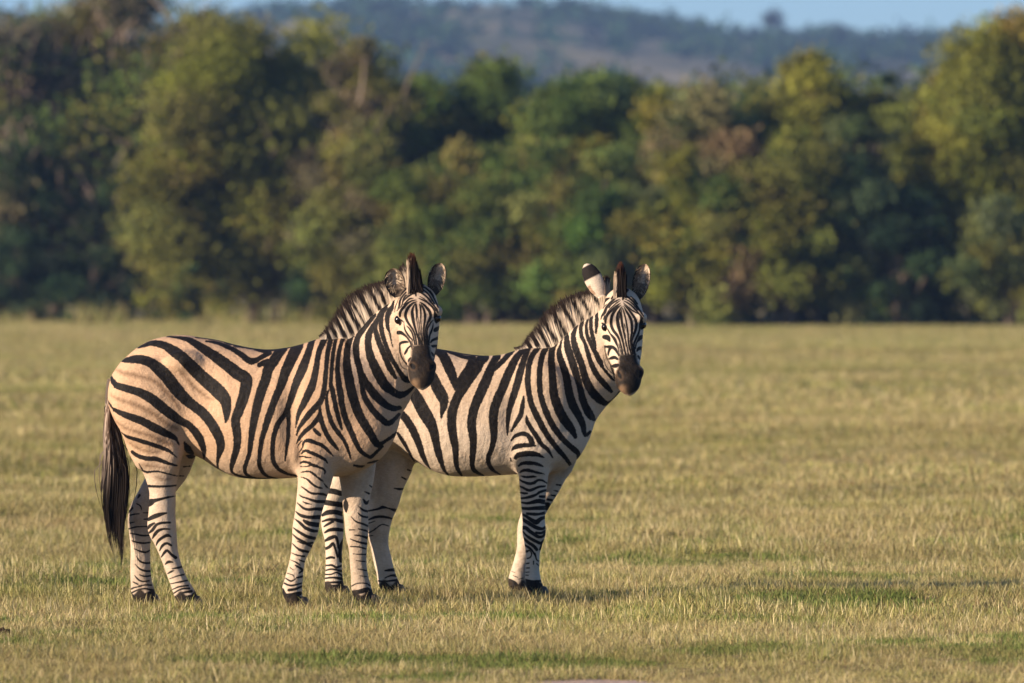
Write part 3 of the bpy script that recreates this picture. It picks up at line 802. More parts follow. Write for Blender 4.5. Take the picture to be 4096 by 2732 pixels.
# ------------------------------------------------------------------ second zebra
Z2 = {}
Z2['body'] = strokes('C5', '''
485 108 14 620 135 14 760 158 12 900 165 8
440 110 80 495 150 84 553 262 92 585 340 80 604 400 60 612 450 30
758 212 74 730 272 68 693 337 84 646 410 70 615 457 26
490 112 10 607 148 24 698 174 34 776 178 40
380 310 90 420 370 90 450 440 100 495 520 100 510 580 76 495 660 40 486 715 8
160 400 90 230 480 100 280 560 110 320 640 115 370 720 110 410 800 90 430 880 76 445 960 66 465 1040 62 485 1110 44 510 1180 30 545 1228 14
60 610 50 120 665 62 170 720 70 220 800 70 260 880 66 290 960 60 315 1040 50 345 1110 36 385 1175 10
95 850 20 140 920 36 180 990 30 220 1070 20 240 1110 8
865 175 90 830 210 90 800 270 90 750 340 90 690 430 90 640 510 84 600 600 84 580 690 84 580 780 80 590 860 74 605 940 66 615 1020 56 615 1100 44 630 1170 40 665 1230 20
980 170 70 950 215 60 920 290 80 880 390 90 840 480 90 800 570 84 770 660 80 755 760 80 765 850 74 772 950 62 765 1050 52 760 1130 46 785 1190 36 860 1232 16
1085 150 44 1035 205 46 975 262 40 940 300 30
1220 110 50 1160 170 60 1110 260 76 1070 350 80 1030 450 80 985 550 80 955 650 84 950 750 76 955 840 66 950 920 54 930 1000 44 905 1060 44 910 1130 40 950 1185 30 1010 1222 12
1255 105 50 1220 200 56 1190 300 64 1165 400 64 1140 480 62 1115 560 60 1090 640 50 1080 720 40 1075 800 26 1075 870 10
1345 95 46 1300 150 50 1272 220 52 1260 300 50 1255 380 52 1265 470 50 1280 560 50 1310 640 54 1350 720 56 1390 800 54 1440 880 50 1490 950 44 1540 1010 44 1584 1060 36 1640 1140 30
1220 520 10 1210 600 40 1190 690 44 1150 760 36 1110 830 16
1245 690 10 1250 740 36 1285 800 40 1330 870 44 1380 950 40 1430 990 34 1480 1070 8
1110 910 14 1150 870 30 1210 850 40 1260 870 40 1290 920 50 1310 960 20
1115 1000 14 1150 970 40 1230 955 40 1320 960 20
1145 1070 30 1170 1045 44 1240 1030 50 1330 1035 44 1400 1065 10
1100 1070 10 1106 1095 12
''') + strokes('C6', '''
647 75 46 605 150 50 582 260 50 576 380 50 582 480 52 602 560 50 632 650 56 672 740 56 722 820 56 782 900 50 832 950 46 890 1000 50 925 1040 40 920 1085 20
735 15 44 695 90 56 682 180 60 688 280 64 695 400 70 705 500 76 735 600 84 780 700 84 830 770 78 870 830 60 895 880 36
765 60 20 752 120 44 762 180 56 790 260 64 815 340 68 830 430 70 850 530 76 885 620 76 930 700 64 965 780 54 985 870 30 1030 840 26
820 0 44 828 80 64 858 180 66 890 280 68 920 370 60 940 450 56 960 540 64 990 620 70 1030 690 70 1065 730 30
''') + strokes('C4', '''
580 860 40 556 940 50 566 1040 64 600 1140 70 640 1240 70 672 1360 76 700 1440 84 760 1540 90 830 1610 84 905 1655 50 970 1620 30 1040 1530 16
655 780 36 632 860 40 642 950 40 670 1010 36 700 1100 44 730 1200 50 770 1300 58 830 1390 58 900 1470 58 950 1525 34
700 790 26 690 850 32 702 950 38 740 1030 48 780 1110 50 830 1210 58 900 1300 62 975 1385 60
745 740 36 737 820 40 747 920 42 772 1010 40 792 1090 14
800 650 30 800 740 40 796 830 38 790 920 16
''') + strokes('E1', '''
490 230 30 540 195 50 640 185 60 740 190 50 820 220 40 870 240 14
510 340 20 550 305 40 640 300 50 740 325 40 820 345 30 890 360 10
525 390 20 600 405 36 700 400 36 765 400 16
495 445 20 560 480 36 640 505 44 720 500 44 790 455 36 860 460 30 930 505 20
500 550 24 570 580 36 650 615 44 730 590 44 800 560 36 900 550 28
515 650 24 570 660 36 625 660 24
525 740 30 600 730 40 680 710 44 760 680 40 820 640 40 910 615 36
820 710 40 900 715 44
530 805 30 620 815 40 720 795 60 800 780 70 900 800 76
535 895 44 640 900 50 760 890 60 900 890 70
620 975 40 720 985 50 800 985 40 890 970 50
545 990 36 600 1015 44 680 1070 60 760 1110 80 830 1060 60 890 1040 50
550 1070 50 620 1110 60 700 1160 60 780 1200 60 860 1215 44 905 1190 40
550 1200 60 600 1200 60 660 1250 60 720 1290 60 800 1340 50 870 1330 40 905 1280 50
560 1260 20 590 1300 30 650 1350 44 740 1400 50 830 1440 50 880 1400 40
760 1275 40 840 1280 40 905 1250 40
570 1370 40 640 1430 50 720 1480 50 770 1540 50
''') + strokes('E2', '''
580 490 30 650 530 40 710 590 30 740 650 20
610 590 40 660 575 20 690 620 20 670 680 20 624 700 24
610 780 24 650 770 20
610 850 20 655 845 20
600 915 16 650 910 16
600 960 20 640 960 16
720 740 20 720 790 16
770 780 20 800 810 16
740 620 30 770 720 20 800 740 20
860 480 50 820 560 30
590 1040 50 700 1050 30 830 1050 40
600 1100 70 740 1100 90 840 1110 60
620 1190 120 760 1200 160 860 1220 90
640 1300 150 780 1310 180 900 1330 90
''') + strokes('C8', '''
530 470 48 580 475 50 640 492 48
505 575 48 580 585 48 650 597 48
475 690 24 520 665 44 590 660 44 660 682 40
475 745 14 520 730 24 570 725 26 655 745 36
490 790 14 530 765 24 570 745 24
496 845 16 540 820 30 600 815 36 668 825 26
497 920 20 540 895 36 590 880 30 610 920 24 620 980 20 640 1000 16
500 990 24 540 970 30 570 940 24 590 990 20 610 1060 20
500 1080 16 550 1065 24 580 1070 20
660 900 10 640 960 30 630 1030 30 640 1100 30
500 1140 14 560 1135 20 600 1155 20 650 1140 20
500 1185 14 560 1170 16 650 1190 24
500 1220 14 560 1215 14 600 1200 14 655 1230 24
495 1255 16 570 1245 18 660 1260 30
495 1295 18 570 1288 18 665 1290 30
500 1330 20 580 1320 24 668 1320 30
505 1370 24 600 1355 30 675 1350 30
530 1410 40 620 1400 50 680 1400 40
540 1450 60 620 1450 60 690 1450 60
''')  # includes shade on the near foreleg's front edge, painted as a stroke
# hindquarters that stand behind the other animal carry the same kind of bands
def _shift(st):
    s = np.column_stack([(st[:,0]-427)*.975+1225, (st[:,1]-1341)*.975+1375, st[:,2]*.975])
    return s[s[:,0] < np.interp(s[:,1], [1380, 1480, 1540, 1629, 1700], [1745, 1725, 1660, 1575, 1560])-s[:,2]]
for _i in (0, 1, 4, 5, 6, 7, 8, 9):
    _s = _shift(Z1['body'][_i])
    if len(_s) > 1: Z2['body'].append(_s)
Z2['brown'] = []
Z2['farhind'] = strokes('C8', '''
1235 290 14 1265 300 8
1180 355 8 1215 375 16
1110 455 8 1150 462 20 1195 465 20
880 660 14 970 640 20 1010 625 30 1060 635 12 1120 655 30
880 740 14 940 715 24 1000 710 24 1060 720 20 1100 735 16
885 770 10 940 750 8
885 855 14 930 830 12 1000 780 10 1060 795 10
885 885 10 920 880 10
1030 1195 14 1080 1190 26 1120 1190 30
1030 1260 12 1080 1240 16 1130 1240 30
970 1290 14 1040 1290 14 1140 1280 24
980 1390 50 1060 1370 50 1140 1350 60 1200 1400 50 1080 1430 60
1010 1450 60 1120 1440 60 1220 1450 60
''')
Z2['farfore'] = strokes('E1', '''
1080 545 20 1150 555 24
1040 635 14 1100 650 24
1000 710 20 1060 720 30
940 775 40 1010 790 40
900 860 80 960 860 60 930 920 60
''') + strokes('E2', '''
330 910 6 430 945 8
400 990 10 470 1020 14
480 1050 10 560 1030 16
330 1060 40 380 1100 90 440 1140 80 380 1180 60
390 1230 80 480 1240 110 560 1240 110
''')
Z2['head'] = strokes('G1', '''
870 960 10 850 1040 24 840 1100 40 850 1200 50 860 1320 54 880 1430 44 900 1520 40 915 1600 36 940 1700 30 960 1800 30 985 1950 30
900 1320 20 920 1400 24 910 1480 14 930 1560 24 925 1660 20 935 1780 20
880 1010 20 900 1090 34 925 1180 36 945 1280 36 965 1400 40 980 1520 40 985 1620 36 995 1750 36 1020 1860 36 1050 1950 36
895 960 14 950 1060 44 1010 1160 56 1050 1260 60 1065 1380 60 1060 1500 50 1040 1600 40 1035 1700 36 1050 1800 40 1075 1940 36
900 930 14 980 1010 40 1060 1110 50 1120 1200 60 1155 1300 64 1150 1400 60 1120 1500 56 1085 1600 44 1060 1700 40 1075 1820 40 1100 1930 40
1240 1150 20 1260 1250 60 1240 1350 60 1225 1440 40 1190 1540 40 1140 1650 44 1105 1740 44 1110 1850 40 1125 1950 40
1270 1290 60 1280 1380 60 1270 1430 40
1230 1440 16 1215 1540 16 1190 1640 20 1150 1740 30 1135 1830 30
1320 1600 60 1260 1600 90 1210 1650 60 1170 1700 30
1290 1830 50 1230 1830 80 1190 1850 60 1165 1890 30
1270 1860 30 1290 1930 20
1190 1990 40 1215 2030 50 1240 2060 20
1290 1990 10 1270 2080 14 1230 2170 20
845 980 12 815 1070 22 808 1150 22 822 1240 14
855 960 14 810 1040 36 775 1110 50 765 1210 66 775 1330 76 800 1430 70 830 1530 60 860 1630 50 885 1740 44 910 1860 44 930 1950 40
840 930 14 760 1000 50 700 1070 60 650 1160 64 635 1260 66 640 1370 64 680 1460 64 740 1540 60 790 1620 50 820 1720 40 850 1830 40 870 1950 36
835 890 14 740 960 50 650 1040 60 580 1100 64 530 1180 64 515 1260 56 520 1310 40
560 1430 24 610 1520 30 660 1580 50 710 1650 64 745 1740 50 770 1800 30 790 1880 24 805 1970 20
790 1740 14 815 1830 24 840 1950 24
470 1590 20 500 1600 90 560 1610 110 600 1670 50 612 1690 16
500 1790 20 540 1800 50 620 1800 70 690 1820 70 740 1880 60 775 1950 40 790 1990 20
620 1820 70 590 1880 50 575 1950 40 580 1990 10
515 1790 40 510 1850 20 530 1960 16 560 2060 16 610 2150 16 640 2230 24 680 2320 24 715 2390 16
600 2050 40 650 2030 70 710 2020 70 760 2050 50
670 2200 60 720 2190 90 770 2170 60
465 1800 4 480 2000 8 510 2150 14 550 2230 20 620 2320 16 700 2390 16
655 2260 10 670 2320 20 700 2390 14
830 840 14 740 900 30 660 970 30 600 1030 24 560 1080 20
820 810 14 720 860 36 640 920 36 590 990 30
730 790 24 660 850 50 590 920 54 530 1010 60 500 1090 60 450 1160 36 430 1230 24
720 720 40 670 770 44 640 810 30
600 790 24 540 820 60 500 870 40 490 940 20
550 910 14 500 960 20 470 1010 14
500 1160 30 475 1230 24
890 890 14 960 950 24 1040 1020 30 1110 1070 30 1190 1110 24
900 850 16 980 890 30 1060 950 36 1130 1020 36 1200 1100 36 1260 1170 36 1290 1220 24
900 800 20 990 840 24 1060 890 30 1130 960 30 1190 1040 24
910 730 40 1000 780 40 1080 850 44 1150 930 44 1210 1020 44 1270 1110 40 1310 1170 24
1040 750 20 1120 830 40 1180 910 36
930 660 80 980 620 60
900 720 60 880 820 40
440 1310 16 480 1330 50 520 1390 60 520 1440 50 510 1470 20
''')  # shade in the fine jaw creases is drawn as dark strokes too
Z2['muzzle'] = np.array([(800,1960),(920,1945),(1050,1940),(1150,1950),(1170,2080),(1230,2210),(1320,2290),(1320,2440),(1250,2560),(1180,2700),(1000,2800),(820,2770),(715,2660),(685,2440),(750,2290),(785,2150),(788,2040)], float)*.19133+np.array((2320,1040.))
Z2['nostril'] = strokes('G1', '''
775 2320 40 800 2385 75 830 2440 40
1240 2300 60 1250 2360 70 1220 2420 40
''')
Z2['mane'] = strokes('C4', '''
660 800 44 600 680 34 560 610 40
580 880 40 520 770 34 440 640 40
490 950 40 430 840 34 360 720 40
390 1020 40 310 900 34 260 820 40
290 1055 36 240 960 30 205 890 40
195 1070 36 160 1000 34 130 950 40
730 720 36 680 630 30 640 570 36
810 610 34 775 550 30 750 520 34
110 1075 36 80 1020 40 50 990 40
440 970 14 400 870 12 360 780 20
''')
def coat_material(name, warm, white):
    b = NB(name); o = b.obj()
    n1 = b.noise(260, 2, .6, o); n2 = b.noise(9, 4, .6, o); n3 = b.noise(55, 3, .6, o)
    ns = b.attr('edge')
    e1 = b.math('ADD', b.math('MULTIPLY', b.math('SUBTRACT', n1, .5), .009), b.math('MULTIPLY', b.math('SUBTRACT', n3, .5), .009))
    st = b.math('ADD', b.attr('stripe'), b.math('MULTIPLY', e1, ns))
    st = b.math('ADD', st, b.math('MULTIPLY', ns, .0008))
    black = b.sstep(st, -.0022, .0022)
    br = b.math('ADD', b.attr('brown'), b.math('MULTIPLY', b.math('SUBTRACT', n3, .5), .03))
    brown = b.math('MULTIPLY', b.sstep(br, -.012, .014), .75)
    pale = b.mix(b.attr('pale'), warm, white)
    pale = b.mix(b.math('MULTIPLY', b.sstep(n2, .48, .75), .35), pale, (.42, .29, .185))
    pale = b.mix(b.math('MULTIPLY', n3, .14), pale, (.54, .39, .26))
    mp = b.n('Mapping'); b.t.links.new(o, mp.inputs['Vector']); mp.inputs['Scale'].default_value = (50, 120, 170)
    n5 = b.noise(1, 3, .6, mp.outputs[0])
    pale = b.mix(b.math('MULTIPLY', b.attr('dirt'), b.sstep(n2, .2, .7)), pale, (.25, .205, .16))
    pale = b.mix(b.sstep(n5, .3, .75), b.mix(1.0, pale, (.84, .82, .80), 'MULTIPLY'), pale)  # fur sheen painted as stretched lighter and darker streaks
    col = b.mix(brown, pale, (.15, .09, .05))
    blk = b.mix(b.sstep(n3, .4, .8), (.006, .005, .005), (.020, .016, .013))  # grey-brown sheen painted into the black stripes
    col = b.mix(black, col, blk)
    mz = b.math('ADD', b.attr('muzzle'), b.math('MULTIPLY', b.math('SUBTRACT', n1, .5), .012))
    mzc = b.mix(b.sstep(n2, .35, .7), (.009, .0075, .0065), (.032, .022, .015))
    col = b.mix(b.sstep(mz, -.010, .008), col, mzc)
    lip = b.sstep(b.attr('lip'), 0.0, 1.0)
    col = b.mix(b.math('MULTIPLY', lip, .55), col, (.30, .19, .11))
    col = b.mix(b.math('MULTIPLY', b.sstep(b.attr('nostril'), -.016, -.003), .55), col, (.075, .045, .026))
    col = b.mix(b.sstep(b.attr('nostril'), -.003, .004), col, (.004, .003, .003))
    n4 = b.noise(14, 4, .6, o)
    h = b.math('ADD', b.math('ADD', b.math('MULTIPLY', n1, .35), b.math('MULTIPLY', n3, .8)), b.math('MULTIPLY', n4, 3.0))
    b.bsdf(col, .7, .18, h, .42, .010)
    return b.m

def hair_material(name):
    b = NB(name); b.bsdf(b.attr('Col', True), .75, .08); return b.m

MAT_HAIR = hair_material('zebra_hair')
def ear_material():
    b = NB('zebra_ear'); c = b.attr('Col', True)
    n = b.noise(180, 3, .6, b.obj())
    c = b.mix(b.math('MULTIPLY', b.sstep(n, .4, .7), .3), c, (.05, .035, .025))
    b.bsdf(c, .8, .15, n, .5, .006); return b.m
MAT_EAR = ear_material()
_b = NB('zebra_eye'); _b.bsdf((.006, .004, .003), .16, .5); MAT_EYE = _b.m
_b = NB('zebra_hoof'); _n = _b.noise(60, 3, .6, _b.obj())
_b.bsdf(_b.mix(_n, (.03, .024, .018), (.13, .10, .07)), .5, .35, _n, .3, .004); MAT_HOOF = _b.m

def build_zebra(Z, name, label, cx, gy, sc, loc, T, neck, legs, headcfg, eyes, ears, mane, fore, tail, warm, white, seed):
    g = np.random.default_rng(seed)
    U = lambda x: (np.asarray(x, float)-cx)/sc
    V = lambda y: (gy-np.asarray(y, float))/sc
    wc = T['wc']
    h = .0075 if not DRAFT else .011
    sec = [(U(a), V(t), V(bm), hw, wc(a)) for a, t, bm, hw in T['sec']]
    allx = [U(a[0]) for a in T['sec']]
    F = Field((min(allx)-.15, -.62, -.02), (U(headcfg['xmax'])+.05, .45, V(headcfg['ymin'])+.05), h)
    F.torso(sec, .05)
    F.limb([(U(x), V(y), r/sc, w, b) for x, y, r, w, b in neck], .075)
    hooves = []
    for nm, pts in legs:
        F.limb([(U(x), V(y), r/sc, w, b) for x, y, r, w, b in pts], .045, 'body' if nm.startswith('near') else nm)
        x, y, r, w, b = pts[-1]; hooves.append((U(x), V(y), r/sc, w, b))
    for c in T.get('balls', []):
        F.ball((U(c[0]), c[2], V(c[1])), c[3], c[4])
    for c in T.get('hollows', []):
        F.ball((U(c[0]), c[2], V(c[1])), c[3], c[4], sub=True)
    # head
    O = np.array([U(headcfg['poll'][0]), headcfg['poll_w'], V(headcfg['poll'][1])])
    E = np.array([U(headcfg['chin'][0]), headcfg['chin_w'], V(headcfg['chin'][1])])
    Ax = E-O; L = np.linalg.norm(Ax); Ax /= L
    y = headcfg['yaw']; Lt = np.array([math.cos(y), math.sin(y), 0]); Lt -= Ax*(Lt@Ax); Lt /= np.linalg.norm(Lt)
    Nn = np.cross(Ax, Lt); Nn *= -np.sign(Nn[1])
    F.head(O, Ax, Lt, Nn, L, headcfg['tab'], .03)
    for s_, l_, n_, r_, k_ in headcfg['bumps']:
        F.ball(O+Ax*L*s_+Lt*l_+Nn*n_, r_, k_, 'head')
    for s_, l_, n_, r_, k_ in headcfg['dents']:
        F.ball(O+Ax*L*s_+Lt*l_+Nn*n_, r_, k_, 'head', sub=True)
    P, Q = F.polygonise()
    for _ in range(2):                                    # settle vertices on the surface
        e = .004; f0 = F.sample(P)
        gr = np.stack([F.sample(P+np.eye(3)[i]*e)-F.sample(P-np.eye(3)[i]*e) for i in range(3)], 1)/(2*e)
        P = P - (f0/np.clip((gr**2).sum(1), .2, None))[:, None]*gr*.8
    tmp = mesh_np('tmp', P, Q, do_link=True)
    md = tmp.modifiers.new('s', 'SMOOTH'); md.factor = .5; md.iterations = 3
    if not DRAFT:
        md = tmp.modifiers.new('d', 'SUBSURF'); md.levels = 1; md.render_levels = 1
    dg = bpy.context.evaluated_depsgraph_get(); dg.update()
    me = D.meshes.new_from_object(tmp.evaluated_get(dg), depsgraph=dg)
    old = tmp.data; D.objects.remove(tmp); D.meshes.remove(old)
    n = len(me.vertices); P = np.empty(n*3, np.float32); me.vertices.foreach_get('co', P); P = P.reshape(-1, 3).astype(float)
    me.polygons.foreach_set('use_smooth', np.ones(len(me.polygons), bool))
    far = np.full(F.n, .5, np.float32)
    val = {k: F.sample(P, F.parts.get(k, far)) for k in ('body', 'head', 'farfore', 'farhind')}
    hp = sdf_poly(P[:, [0, 2]], np.column_stack([U(np.array(headcfg['poly'])[:,0]), V(np.array(headcfg['poly'])[:,1])]))
    val['head'] = np.where((hp > 0)&(P[:,1] < O[1]+.13), -1, val['head']+np.where(hp < 0, .03, 0))
    names = list(val); which = np.argmin(np.stack([val[k] for k in names]), 0)
    UV = P[:, [0, 2]]
    conv = lambda sts: [np.column_stack([U(s[:,0]), V(s[:,1]), s[:,2]/sc]) for s in sts]
    crest = catmull([(U(x), V(y)) for x, y, w in mane['root']], 6)
    zz = dict(Z); zz['body'] = []
    for st in Z['body']:
        d0 = np.array([U(st[0,0]), V(st[0,1])])
        if np.linalg.norm(crest-d0, axis=1).min() < .07:
            e = st[0]-st[1]; e = e/np.hypot(e[0], e[1])*55; st = np.vstack([[st[0,0]+e[0], st[0,1]+e[1], st[0,2]], st])
        zz['body'].append(st)
    Z = zz
    stripe = np.full(n, -.05, np.float32)
    for i, k in enumerate(names):
        m = which == i
        if m.any(): stripe[m] = sdf_strokes(UV[m], conv(Z[k]), .03)
    inhead = which == names.index('head')
    poly = np.column_stack([U(Z['muzzle'][:,0]), V(Z['muzzle'][:,1])])
    mz = np.where(inhead, sdf_poly(UV, poly), -.1)
    t = (P-O)@Ax/L; nn = (P-O)@Nn
    lip = np.where(inhead, np.clip((t-.95)/.04, 0, 1)*np.clip((-((P-O)@Lt))/.04, 0, 1), 0)
    nos = np.where(inhead, sdf_strokes(UV, conv(Z['nostril']), .02), -.05)
    brown = np.where(inhead, -.05, sdf_strokes(UV, conv(Z['brown']), .03) if Z['brown'] else -.05)
    lo = np.clip((T['pale']-P[:,2])/.25, 0, 1)
    pale = np.where(inhead, .65, np.clip(lo+np.where(which != 0, .6, 0)+np.clip((P[:,2]-1.05)/.2, 0, .7)*np.clip((U(headcfg['chin'][0])-.1-P[:,0]) < .25, 0, 1), 0, 1))
    dirt = np.where(inhead, 0, np.where(which == 0, T['dirt']*np.clip((.78-P[:,2])/.2, 0, 1)*np.clip((P[:,2]-.55)/.1, .35, 1), .55))
    mz = np.maximum(mz, np.clip(.082+.014*np.sin(P[:,0]*90)-P[:,2], -.1, .03))
    stripe = np.where(P[:,2] < .05, -.05, stripe)
    edge = np.where(inhead, .25, np.clip(.35+.65*(P[:,2]-.5)/.2, .35, 1))
    for nm, arr in (('stripe', stripe), ('brown', brown), ('muzzle', mz), ('lip', lip), ('nostril', nos), ('pale', pale), ('edge', edge), ('dirt', dirt)):
        set_attr(me, nm, arr)
    me.materials.clear(); me.materials.append(coat_material(name+'_coat', warm, white))
    me.name = 'zebra'
    root = link(D.objects.new('zebra', me)); root.location = loc
    tag(root, label, 'zebra', 'pair of zebras standing side by side')

    def surf_w(u, v):
        w = np.linspace(-.62, .3, 500); f = F.sample(np.column_stack([np.full(500, u), w, np.full(500, v)]))
        i = np.nonzero(f < 0)[0]; return w[i[0]] if len(i) else -.3

    # eyes
    for ex, ey, r, dw in eyes:
        u, v = U(ex), V(ey); w = surf_w(u, v)+dw
        a, bb = np.meshgrid(np.linspace(0, np.pi, 13), np.linspace(0, 2*np.pi, 19)[:-1], indexing='ij')
        vv = np.stack([np.sin(a)*np.cos(bb), np.cos(a), np.sin(a)*np.sin(bb)], -1).reshape(-1, 3)*r + (u, w, v)
        ff = [(i*18+j, i*18+(j+1) % 18, (i+1)*18+(j+1) % 18, (i+1)*18+j) for i in range(12) for j in range(18)]
        mesh_np('eye', vv, ff, MAT_EYE, root)
    # hooves
    for u, v, r, w, b in hooves:
        rings = []
        for z, k, dx in ((.07, .80, -.006), (.055, .88, -.002), (.03, .98, .006), (.004, 1.08, .012), (-.006, 1.0, .012)):
            aa = np.arange(16)/16*2*np.pi
            rings.append(np.stack([u+.012+dx+np.cos(aa)*.040*k*np.where(np.cos(aa) > 0, 1.15, .85), w+np.sin(aa)*.036*k, np.full(16, z)], -1))
        vv = np.concatenate(rings+[np.array([[u+.03, w, -.006]]), np.array([[u, w, .08]])])
        ff = [(i*16+j, (i+1)*16+j, (i+1)*16+(j+1) % 16, i*16+(j+1) % 16) for i in range(4) for j in range(16)]
        ff += [(64+j, 80, 80, 64+(j+1) % 16) for j in range(16)]
        ff += [(j, (j+1) % 16, 81, 81) for j in range(16)]
        me2 = D.meshes.new('hoof'); me2.from_pydata([tuple(q) for q in vv], [], [tuple(dict.fromkeys(q)) for q in ff]); me2.materials.append(MAT_HOOF)
        me2.polygons.foreach_set('use_smooth', np.ones(len(me2.polygons), bool))
        link(D.objects.new('hoof', me2), root)
    # ears: a leaf-shaped cup with an outer and an inner skin
    for e in ears:
        bx, by, bw, tx, ty, tw = e['line']; B = np.array([U(bx), bw, V(by)]); Tp = np.array([U(tx), tw, V(ty)])
        d = Tp-B; LL = np.linalg.norm(d); d /= LL
        fc = np.array(e['face'], float); fc -= d*(fc@d); fc /= np.linalg.norm(fc); sd = np.cross(d, fc)
        nt_, na = 26, 17; tt = np.linspace(0, 1, nt_); aa = np.linspace(-1, 1, na)
        prof = np.interp(tt, [0, .1, .25, .45, .62, .8, .92, 1], [.42, .64, .88, 1, .99, .84, .60, .14])*e['half']
        pts, col, pin, cin = [], [], [], []
        for i, q in enumerate(tt):
            for a in aa:
                curl = e['cup']*prof[i]*(a*a)*1.15
                p = B+d*LL*q+sd*prof[i]*a*(1-.12*a*a)+fc*(curl-e['cup']*prof[i]*.9)
                pts.append(p-fc*.004); pin.append(p+fc*.002)
                c = (.62, .52, .42) if q < .6 or q > .93 else (.012, .011, .011)
                if .12 < q < .42 and a > .25: c = np.array((.26, .15, .09))*(.5+g.random())+np.array((.2,.18,.15))*g.random()
                col.append(c)
                rim = abs(a) > .86 or q > .95
                k = g.random()
                ci = np.array((.20, .15, .11))*(.8+.4*k)
                if q > .45 and abs(a) < .55: ci = np.array((.50, .41, .31))*(.75+.5*k)
                if e.get('palerim') and .62 < a*e['palerim'] < .9 and q < .9: ci = np.array((.60, .47, .36))
                if rim: ci = np.array((.03, .024, .02)) if e.get('rim', 1)*a > -2 and q < .93 else np.array((.40, .30, .22))
                if q < .28: ci = ci*.45
                cin.append(ci)
        Fq = [(i*na+j, i*na+j+1, (i+1)*na+j+1, (i+1)*na+j) for i in range(nt_-1) for j in range(na-1)]
        m_ = len(pts); F2 = [(p_+m_, s_+m_, r_+m_, q_+m_) for p_, q_, r_, s_ in Fq]
        rimq = [(j, j+1, m_+j+1, m_+j) for r0 in (0,) for j in range(na-1)]
        for i in range(nt_-1):
            rimq += [(i*na, (i+1)*na, m_+(i+1)*na, m_+i*na), (i*na+na-1, m_+i*na+na-1, m_+(i+1)*na+na-1, (i+1)*na+na-1)]
        vv = np.array(pts+pin); cc = np.array(col+cin)
        # hair tufts inside the cup
        k = 110; ti = g.uniform(.12, .8, k); ai = g.choice([-1, 1], k)*g.uniform(.3, .95, k)
        pr = np.interp(ti, tt, prof)
        root_ = B+d*(LL*ti)[:,None]+sd*(pr*ai)[:,None]+fc*((e['cup']*pr*(ai*ai*1.15-.9))+.003)[:,None]
        dirn = d*.7-sd*(ai*.9)[:,None]+fc*.55+g.normal(0, .25, (k, 3)); dirn /= np.linalg.norm(dirn, axis=1)[:,None]
        ln = g.uniform(.015, .035, k)
        Ps = root_[:,None]+dirn[:,None]*(ln[:,None]*np.array([0, .5, 1]))[...,None]
        Vh, Fh = ribbons(Ps, np.tile([.0016, .0012, .0003], (k, 1)), np.cross(dirn, fc)/1.0)
        ch = np.repeat(np.where(g.random((k,1)) < .5, (.42, .34, .25), (.20, .15, .10)), 6, 0)
        mesh_np('ear', np.concatenate([vv, Vh]), np.concatenate([np.array(Fq+F2+rimq), Fh+len(vv)]), MAT_EAR, root, True, {'Col': np.concatenate([cc, ch])})
    # mane: upright brush of strands along the crest, banded like the neck, brown at the tips
    RT = catmull([(U(x), V(y), w) for x, y, w in mane['root']], 10); TP = catmull([(U(x), V(y), w) for x, y, w in mane['tip']], 10)
    ra = np.linspace(0, 1, len(RT)); ta = np.linspace(0, 1, len(TP))
    k = 14000 if not DRAFT else 3000
    s_ = g.random(k)
    A = np.stack([np.interp(s_, ra, RT[:,i]) for i in range(3)], 1); Bq = np.stack([np.interp(s_+g.normal(0, .012, k), ta, TP[:,i]) for i in range(3)], 1)
    A = A[:, [0, 2, 1]]; Bq = Bq[:, [0, 2, 1]]
    side = g.normal(0, 1, k); A[:,1] += np.clip(side, -2, 2)*.016; Bq[:,1] += np.clip(side, -2, 2)*.012+g.normal(0, .006, k)
    A[:,2] -= .014*np.abs(np.clip(side, -2, 2))
    ln = np.clip(g.normal(.93, .11, k), .55, 1.18)
    hh = np.array([-.12, .2, .45, .68, .86, 1.0])
    Ps = A[:,None]+(Bq-A)[:,None]*(hh[None]*ln[:,None])[...,None]
    Ps[:,3:,0] += (g.normal(0, .004, k)[:,None])*np.array([.3, .7, 1.2])
    ang = g.uniform(-.3, .3, k); sdv = np.stack([np.cos(ang), np.sin(ang), np.zeros(k)], 1)
    Vm, Fm = ribbons(Ps, np.tile([.0030, .0030, .0028, .0022, .0014, .0003], (k, 1)), sdv)
    pc = Vm[:, [0, 2]]
    sd_ = sdf_strokes(pc, conv(Z['mane']), .03)+.0022+g.normal(0, .0012, (k,1)).repeat(12, 1).ravel()
    hfull = np.repeat(np.tile(hh, (k,1))*ln[:,None], 2, 1).ravel(); tipk = np.repeat(.72+g.normal(0, .06, k), 12)
    white_h = np.array((.64, .53, .405))*np.repeat(g.uniform(.85, 1.02, k), 12)[:,None]
    col = np.where((sd_ > 0)[:,None], (.016, .013, .012), white_h)
    tf = np.clip((hfull-tipk)/.16, 0, 1)[:,None]
    col = col*(1-tf)+np.array((.030, .021, .018))*tf
    mesh_np('mane', Vm, Fm, MAT_HAIR, root, True, {'Col': col})
    # forelock: tall tuft between the ears
    k = 2200; bx0, bx1, by_, tx, ty = fore['geo']; w0, w1 = fore['w']
    s_ = g.random(k); q = g.random(k)
    A = np.stack([U(bx0+(bx1-bx0)*s_), w0+(w1-w0)*q, V(by_+g.normal(0, 5, k))-.01], 1)
    xr0 = bx0+(bx1-bx0)*s_; tipx = xr0+(tx-xr0)*.42+g.normal(0, 5, k); cone = 1-np.abs(s_-fore.get('peak', .5))*fore.get('slope', 1.0)
    hgt = np.clip(cone*g.uniform(.62, 1.06, k), .25, 1.05)
    Bq = np.stack([U(tipx), w0+(w1-w0)*q+.02, V(by_+(ty-by_)*hgt)], 1)
    hh = np.array([-.1, .3, .6, .85, 1.0]); Ps = A[:,None]+(Bq-A)[:,None]*hh[None,:,None]
